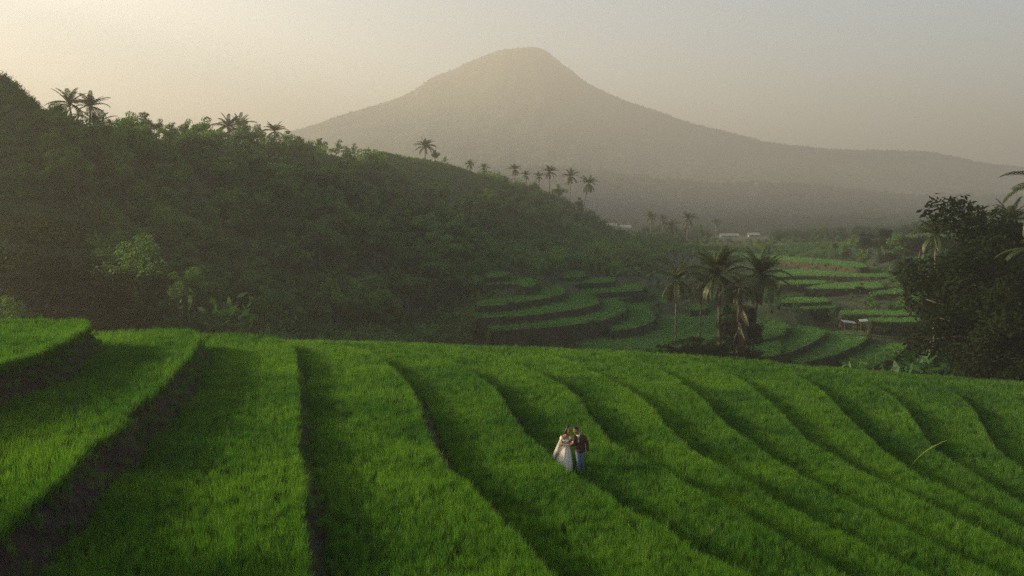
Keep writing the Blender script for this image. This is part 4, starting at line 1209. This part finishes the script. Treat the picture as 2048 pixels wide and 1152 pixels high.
def hand(mb, wrist, direction, palm_n, s=1.0, curl=0.6, thumb=1):
    d = Vector(direction).normalized(); n = Vector(palm_n).normalized(); n = (n - d * n.dot(d)).normalized()
    w = d.cross(n)
    wr = Vector(wrist)
    for k in range(4):
        o = (k - 1.5) * 0.019 * s
        mb.tube([wr + w * o * 0.7, wr + d * 0.05 * s + w * o, wr + d * 0.088 * s + w * o * 1.1], [0.014 * s, 0.0145 * s, 0.0125 * s], 8)
    for k, L in enumerate((0.068, 0.080, 0.074, 0.058)):
        o = (k - 1.5) * 0.021 * s
        p = wr + d * 0.085 * s + w * o
        pts = [p]; a = 0.15
        for j, f in enumerate((0.45, 0.31, 0.24)):
            a += curl * (0.55 + 0.25 * j)
            p = p + (d * math.cos(a) + n * math.sin(a)) * L * f * s
            pts.append(p)
        mb.tube(pts, [0.0105 * s, 0.0098 * s, 0.0088 * s, 0.0075 * s], 7)
    tb = wr + d * 0.028 * s + w * (0.028 * thumb * s)
    t1 = tb + (d * 0.7 + w * thumb * 0.6 + n * 0.35).normalized() * 0.036 * s
    t2 = t1 + (d * 0.9 + n * 0.5 + w * thumb * 0.1).normalized() * 0.030 * s
    mb.tube([wr + d * 0.01 * s + w * 0.012 * thumb * s, tb, t1, t2], [0.014 * s, 0.0135 * s, 0.0115 * s, 0.009 * s], 7)

zf = float(ZS[5])
# --- man: facing the woman and half towards the camera, near arm bent to her hands, other arm hanging
MX, MY = COUPLE[1]
b = MB()
hc = (-0.155, -0.03, 1.62)
P = head(b, hc, math.radians(-32), math.radians(-12), 1.06)
capsule(b, [(-0.045, 0.02, 1.42), (-0.09, 0.0, 1.50), (-0.125, -0.01, 1.58)], [0.068, 0.058, 0.056])
b.ellipsoid((-0.02, 0.02, 1.25), (0.185, 0.115, 0.20)); b.ellipsoid((0.0, 0.02, 1.06), (0.155, 0.105, 0.18)); b.ellipsoid((0.01, 0.02, 0.92), (0.165, 0.11, 0.13))
b.ellipsoid((-0.02, 0.02, 1.39), (0.17, 0.085, 0.07))
sh_r, el_r, wr_r = Vector((-0.19, 0.0, 1.39)), Vector((-0.235, -0.12, 1.13)), Vector((-0.30, -0.27, 1.10))
wr_r = Vector((-0.355, -0.22, 1.12))
capsule(b, [sh_r, (sh_r + el_r) / 2, el_r], [0.058, 0.050, 0.042]); capsule(b, [el_r, (el_r + wr_r) / 2, wr_r], [0.042, 0.036, 0.027])
hand(b, wr_r, (-1, -0.15, 0.05), (0, 0.4, 1), 1.0, 0.75, 1)
sh_l, el_l, wr_l = Vector((0.155, 0.03, 1.37)), Vector((0.275, 0.06, 1.10)), Vector((0.275, -0.02, 0.86))
capsule(b, [sh_l, (sh_l + el_l) / 2, el_l], [0.060, 0.050, 0.043]); capsule(b, [el_l, (el_l + wr_l) / 2, wr_l], [0.043, 0.038, 0.028])
hand(b, wr_l, (0.0, -0.15, -1), (-1, 0.1, 0), 1.0, 0.5, -1)
hipl, knl, anl = Vector((0.085, 0.02, 0.88)), Vector((0.075, -0.05, 0.48)), Vector((0.085, 0.02, 0.07))
hipr, knr, anr = Vector((-0.075, 0.02, 0.88)), Vector((-0.06, -0.10, 0.49)), Vector((-0.04, -0.13, 0.07))
for h_, k_, a_ in ((hipl, knl, anl), (hipr, knr, anr)):
    capsule(b, [h_, (h_ + k_) / 2, k_], [0.088, 0.074, 0.055]); capsule(b, [k_, (k_ * 0.65 + a_ * 0.35), a_], [0.054, 0.055, 0.036])
    b.tube([a_ + Vector((0, 0.03, -0.03)), a_ + Vector((-0.03, -0.16, -0.045))], [0.04, 0.035], 8)
man = link('person', fuse('person', b, M_SKIN, 0.007), None, (MX, MY, zf))
tag(man, 'man in maroon jacket, white shirt and blue jeans bending his head to the woman', 'person', 'couple standing in the rice')
def kid(name, mesh, parent, label=None):
    o = link(name, mesh, parent)
    if label: o['label'] = label
    return o
def face(P, parent, s):
    for e in (-1, 1):
        m = MB(); m.ellipsoid(P(e * 0.030, -0.076, 0.012), (0.012 * s, 0.007 * s, 0.007 * s), 8, 6); kid('eye', m.mesh('eye', M_EYE, True), parent)
        m = MB(); m.tube([P(e * 0.016, -0.083, 0.032), P(e * 0.032, -0.080, 0.038), P(e * 0.050, -0.068, 0.033)], [0.004 * s, 0.005 * s, 0.003 * s], 5); kid('eyebrow', m.mesh('eyebrow', M_HAIR), parent)
    m = MB(); m.ellipsoid(P(0, -0.084, -0.055), (0.022 * s, 0.009 * s, 0.009 * s), 8, 6); kid('mouth', m.mesh('mouth', M_LIP, True), parent)
face(P, man, 1.06)
m = MB()
m.ellipsoid(P(0, 0.022, 0.062), (0.087, 0.102, 0.078), 16, 10)
m.ellipsoid(P(0, 0.060, 0.01), (0.082, 0.062, 0.085), 14, 9)
for i in range(26):
    a = random.uniform(-1.2, 1.2); m.ellipsoid(P(math.sin(a) * 0.06, -0.062 + 0.03 * abs(a), 0.105 + random.uniform(-0.015, 0.02)), (0.026, 0.03, 0.022), 7, 5)
kid('hair', fuse('hair', m, M_HAIR, 0.008, 1), man)
m = MB()      # jeans
m.ellipsoid((0.01, 0.02, 0.93), (0.178, 0.122, 0.12))
for h_, k_, a_ in ((hipl, knl, anl), (hipr, knr, anr)):
    lo = a_ + Vector((0, 0, -0.02))
    capsule(m, [h_, (h_ + k_) / 2, k_], [0.100, 0.086, 0.070]); capsule(m, [k_, (k_ + lo) / 2, lo], [0.070, 0.069, 0.062])
kid('jeans', fuse('jeans', m, M_JEANS, 0.009), man)
m = MB()      # shirt
m.ellipsoid((-0.02, 0.022, 1.24), (0.186, 0.118, 0.205)); m.ellipsoid((0, 0.02, 1.04), (0.158, 0.108, 0.13))
m.tube([(-0.045, 0.015, 1.40), (-0.075, 0.0, 1.475)], [0.082, 0.066], 12)
kid('shirt', fuse('shirt', m, M_SHIRT, 0.009), man)
m = MB()      # jacket: open at the front, with sleeves
m.ellipsoid((-0.015, 0.018, 1.25), (0.210, 0.145, 0.228)); m.ellipsoid((0.005, 0.02, 1.04), (0.188, 0.142, 0.22)); m.ellipsoid((0.01, 0.02, 0.90), (0.194, 0.145, 0.11))
m.ellipsoid((-0.02, 0.03, 1.395), (0.19, 0.10, 0.07))
capsule(m, [sh_r, (sh_r + el_r) / 2, el_r], [0.075, 0.066, 0.058]); capsule(m, [el_r, (el_r * 0.2 + wr_r * 0.8)], [0.057, 0.044])
capsule(m, [sh_l, (sh_l + el_l) / 2, el_l], [0.077, 0.067, 0.059]); capsule(m, [el_l, (el_l * 0.15 + wr_l * 0.85)], [0.059, 0.046])
jm = fuse('jacket', m, M_JACKET, 0.009)
bmj = bmesh.new(); bmj.from_mesh(jm)   # cut the front opening
kill = [v for v in bmj.verts if v.co.y < -0.03 and abs(v.co.x + 0.07) < max(0.0, (v.co.z - 1.18) * 0.20) and v.co.z > 1.18 and v.co.z < 1.5]
bmesh.ops.delete(bmj, geom=kill, context='VERTS'); bmj.to_mesh(jm); bmj.free()
kid('jacket', jm, man)
for a_ in (anl, anr):
    m = MB(); m.tube([a_ + Vector((0, 0.06, -0.035)), a_ + Vector((-0.01, -0.04, -0.03)), a_ + Vector((-0.03, -0.17, -0.045))], [0.045, 0.05, 0.036], 10); kid('shoe', m.mesh('shoe', M_SHOE, True), man)

# --- woman: turned to the man, arms forward to his hand, off-shoulder dress with full skirt
WX, WY = COUPLE[0]
b = MB()
P = head(b, (0.075, -0.02, 1.575), math.radians(34), math.radians(15), 1.02)
capsule(b, [(0.0, 0.02, 1.37), (0.025, 0.005, 1.44), (0.045, 0.0, 1.52)], [0.055, 0.048, 0.048])
b.ellipsoid((-0.02, 0.02, 1.24), (0.150, 0.10, 0.17)); b.ellipsoid((-0.01, 0.02, 1.06), (0.115, 0.085, 0.15)); b.ellipsoid((-0.01, 0.03, 0.92), (0.16, 0.115, 0.13)); b.ellipsoid((-0.02, 0.02, 1.355), (0.150, 0.07, 0.055))
for e in (-1, 1): b.ellipsoid((-0.02 + e * 0.065, -0.075, 1.235), (0.058, 0.052, 0.058))
sA, eA, wA = Vector((-0.165, 0.0, 1.345)), Vector((-0.165, -0.14, 1.12)), Vector((0.05, -0.25, 1.085))
sB, eB, wB = Vector((0.125, 0.02, 1.345)), Vector((0.175, -0.08, 1.12)), Vector((0.17, -0.22, 1.13))
for s_, e_, w_ in ((sA, eA, wA), (sB, eB, wB)):
    capsule(b, [s_, (s_ + e_) / 2, e_], [0.047, 0.042, 0.035]); capsule(b, [e_, (e_ + w_) / 2, w_], [0.035, 0.030, 0.022])
hand(b, wA, (1, -0.1, 0.15), (0, 0.3, -1), 0.9, 0.75, -1)
hand(b, wB, (0.5, -0.3, 0.25), (0.2, 0.6, -0.6), 0.9, 0.9, 1)
for x_ in (-0.075, 0.065):
    h_, k_, a_ = Vector((x_, 0.03, 0.88)), Vector((x_, -0.03, 0.48)), Vector((x_, 0.02, 0.07))
    capsule(b, [h_, (h_ + k_) / 2, k_], [0.082, 0.068, 0.050]); capsule(b, [k_, (k_ * 0.65 + a_ * 0.35), a_], [0.049, 0.049, 0.033])
    b.tube([a_ + Vector((0, 0.03, -0.03)), a_ + Vector((0, -0.15, -0.045))], [0.036, 0.03], 8)
wom = link('person', fuse('person', b, M_SKIN, 0.007), None, (WX, WY, zf))
tag(wom, 'dark-haired woman in a full white off-shoulder dress leaning towards the man', 'person', 'couple standing in the rice')
face(P, wom, 1.0)
m = MB()
m.ellipsoid(P(0, 0.028, 0.055), (0.086, 0.098, 0.080), 16, 10); m.ellipsoid(P(0, 0.065, -0.02), (0.085, 0.065, 0.10), 14, 9)
m.ellipsoid(P(-0.01, 0.055, 0.135), (0.055, 0.055, 0.045), 12, 8)
m.ellipsoid(P(-0.075, 0.02, -0.03), (0.025, 0.05, 0.07), 10, 7); m.ellipsoid(P(-0.065, 0.06, -0.09), (0.04, 0.05, 0.06), 10, 7); m.ellipsoid(P(0.06, 0.07, -0.08), (0.035, 0.045, 0.05), 10, 7)
kid('hair', fuse('hair', m, M_HAIR, 0.008, 1), wom)
m = MB()      # bodice with off-shoulder sleeves
m.ellipsoid((-0.02, 0.02, 1.19), (0.162, 0.113, 0.115)); m.ellipsoid((-0.01, 0.02, 1.05), (0.126, 0.098, 0.12))
for e in (-1, 1): m.ellipsoid((-0.02 + e * 0.065, -0.075, 1.225), (0.066, 0.058, 0.060))
capsule(m, [sA * 0.6 + eA * 0.4 + Vector((0, 0, 0.02)), sA * 0.85 + eA * 0.15], [0.056, 0.060]); capsule(m, [sB * 0.7 + eB * 0.3, sB * 0.85 + eB * 0.15], [0.054, 0.058])
bo = kid('bodice', fuse('bodice', m, M_DRESS, 0.008), wom)
seg, rows = 110, 22
V = []; Fq = []
for i in range(rows + 1):
    t = i / rows
    z = 1.02 - t * 0.90
    rx = 0.122 + 0.25 * (t ** 0.72) ; ry = 0.098 + 0.25 * (t ** 0.72)
    cx = -0.01 - 0.13 * t ** 1.1
    for k in range(seg):
        a = 2 * math.pi * k / seg
        fold = 1 + (0.05 * math.sin(a * 11 + 1.0 + t) + 0.03 * math.sin(a * 19 + 2 * t) + 0.015 * math.sin(a * 5 + 4)) * t ** 0.6
        V.append((cx + rx * fold * math.cos(a), 0.02 + ry * fold * math.sin(a), z - 0.03 * t * math.sin(a * 13 + 1.0) * t))
for i in range(rows):
    for k in range(seg):
        Fq.append((i * seg + k, i * seg + (k + 1) % seg, (i + 1) * seg + (k + 1) % seg, (i + 1) * seg + k))
kid('skirt', mesh_from('skirt', np.array(V), Fq, M_DRESS, True), wom)
# loose veil cloth falling behind her left side
V = []; Fq = []; n1, n2 = 18, 16
for i in range(n1 + 1):
    t = i / n1
    for j in range(n2 + 1):
        u = j / n2 - 0.5
        a = math.pi * (0.5 + 0.42) + u * 2.0
        r_v = 0.15 + 0.23 * t
        V.append((-0.03 - 0.12 * t + r_v * math.cos(a) * 1.05 + 0.012 * math.sin(j * 1.9) * t, 0.05 + r_v * 0.8 * math.sin(a) + 0.012 * math.cos(j * 2.3), 1.33 - 0.85 * t))
for i in range(n1):
    for j in range(n2):
        Fq.append((i * (n2 + 1) + j, i * (n2 + 1) + j + 1, (i + 1) * (n2 + 1) + j + 1, (i + 1) * (n2 + 1) + j))
vm = mesh_from('veil', np.array(V), Fq, leaf_mat('veil_tulle', (0.6, 0.58, 0.52), (0.62, 0.6, 0.54), (1, 1, 1), 0.5, 0), True)
vo = kid('veil', vm, wom); sm = vo.modifiers.new('t', 'SOLIDIFY'); sm.thickness = 0.004
# bouquet in her hand
hp = Vector((WX, WY, zf)) + wB + Vector((0.06, -0.06, 0.05))
m = MB()
for i in range(9):
    a = i * 0.7; m.tube([(0, 0, -0.12), (math.cos(a) * 0.03, math.sin(a) * 0.03, 0.02)], [0.004, 0.004], 5)
o = link('bouquet', m.mesh('bouquet', M_STEM), None, hp)
tag(o, 'small bouquet of white flowers with dark leaves held between the couple', 'bouquet')
m = MB(); r_ = np.random.default_rng(8)
for i in range(40):
    a = r_.uniform(0, 6.28); e = Vector((math.cos(a) * r_.uniform(.04, .08), math.sin(a) * r_.uniform(.04, .08), r_.uniform(-0.03, 0.09)))
    w = Vector((-math.sin(a), math.cos(a), 0)) * 0.014
    m.add([(0, 0, 0), tuple(e * 0.55 + w), tuple(e), tuple(e * 0.55 - w)], [(0, 1, 2, 3)])
kid('leaves', m.mesh('leaves', M_STEM), o)
for i, c in enumerate([(0, -0.03, 0.06), (0.03, -0.01, 0.04), (-0.03, -0.02, 0.045), (0.0, -0.045, 0.02), (0.01, 0.02, 0.075), (0.025, -0.035, 0.0)]):
    m = MB()
    for p_ in range(7):
        a = p_ * 0.9
        m.ellipsoid((c[0] + 0.011 * math.cos(a), c[1] + 0.011 * math.sin(a), c[2]), (0.011, 0.011, 0.013), 7, 5)
    kid('flower', m.mesh('flower', M_PETAL, True), o)

# ------------------------------------------------------------------ haze
hz = MB()
HT = 24 + (HOR - 96) / F * 2900 + 40
hz.box((0, 3200, (HT - 12) / 2 - 3), (9000, 7500, HT + 12))
hm, hn_, hl = new_mat('haze_air')
pv = hn_.new('ShaderNodeVolumePrincipled')
pv.inputs['Color'].default_value = (0.91, 0.875, 0.77, 1)
pv.inputs['Density'].default_value = HAZE_DENSITY
pv.inputs['Anisotropy'].default_value = 0.45
ho = hn_.new('ShaderNodeOutputMaterial')
hl.new(pv.outputs[0], ho.inputs['Volume'])
try:
    hm.volume_intersection_method = 'FAST'
except Exception:
    pass
haze = link('haze', hz.mesh('haze', hm))
tag(haze, 'pale sunlit morning haze filling the whole valley', 'haze', kind='stuff')
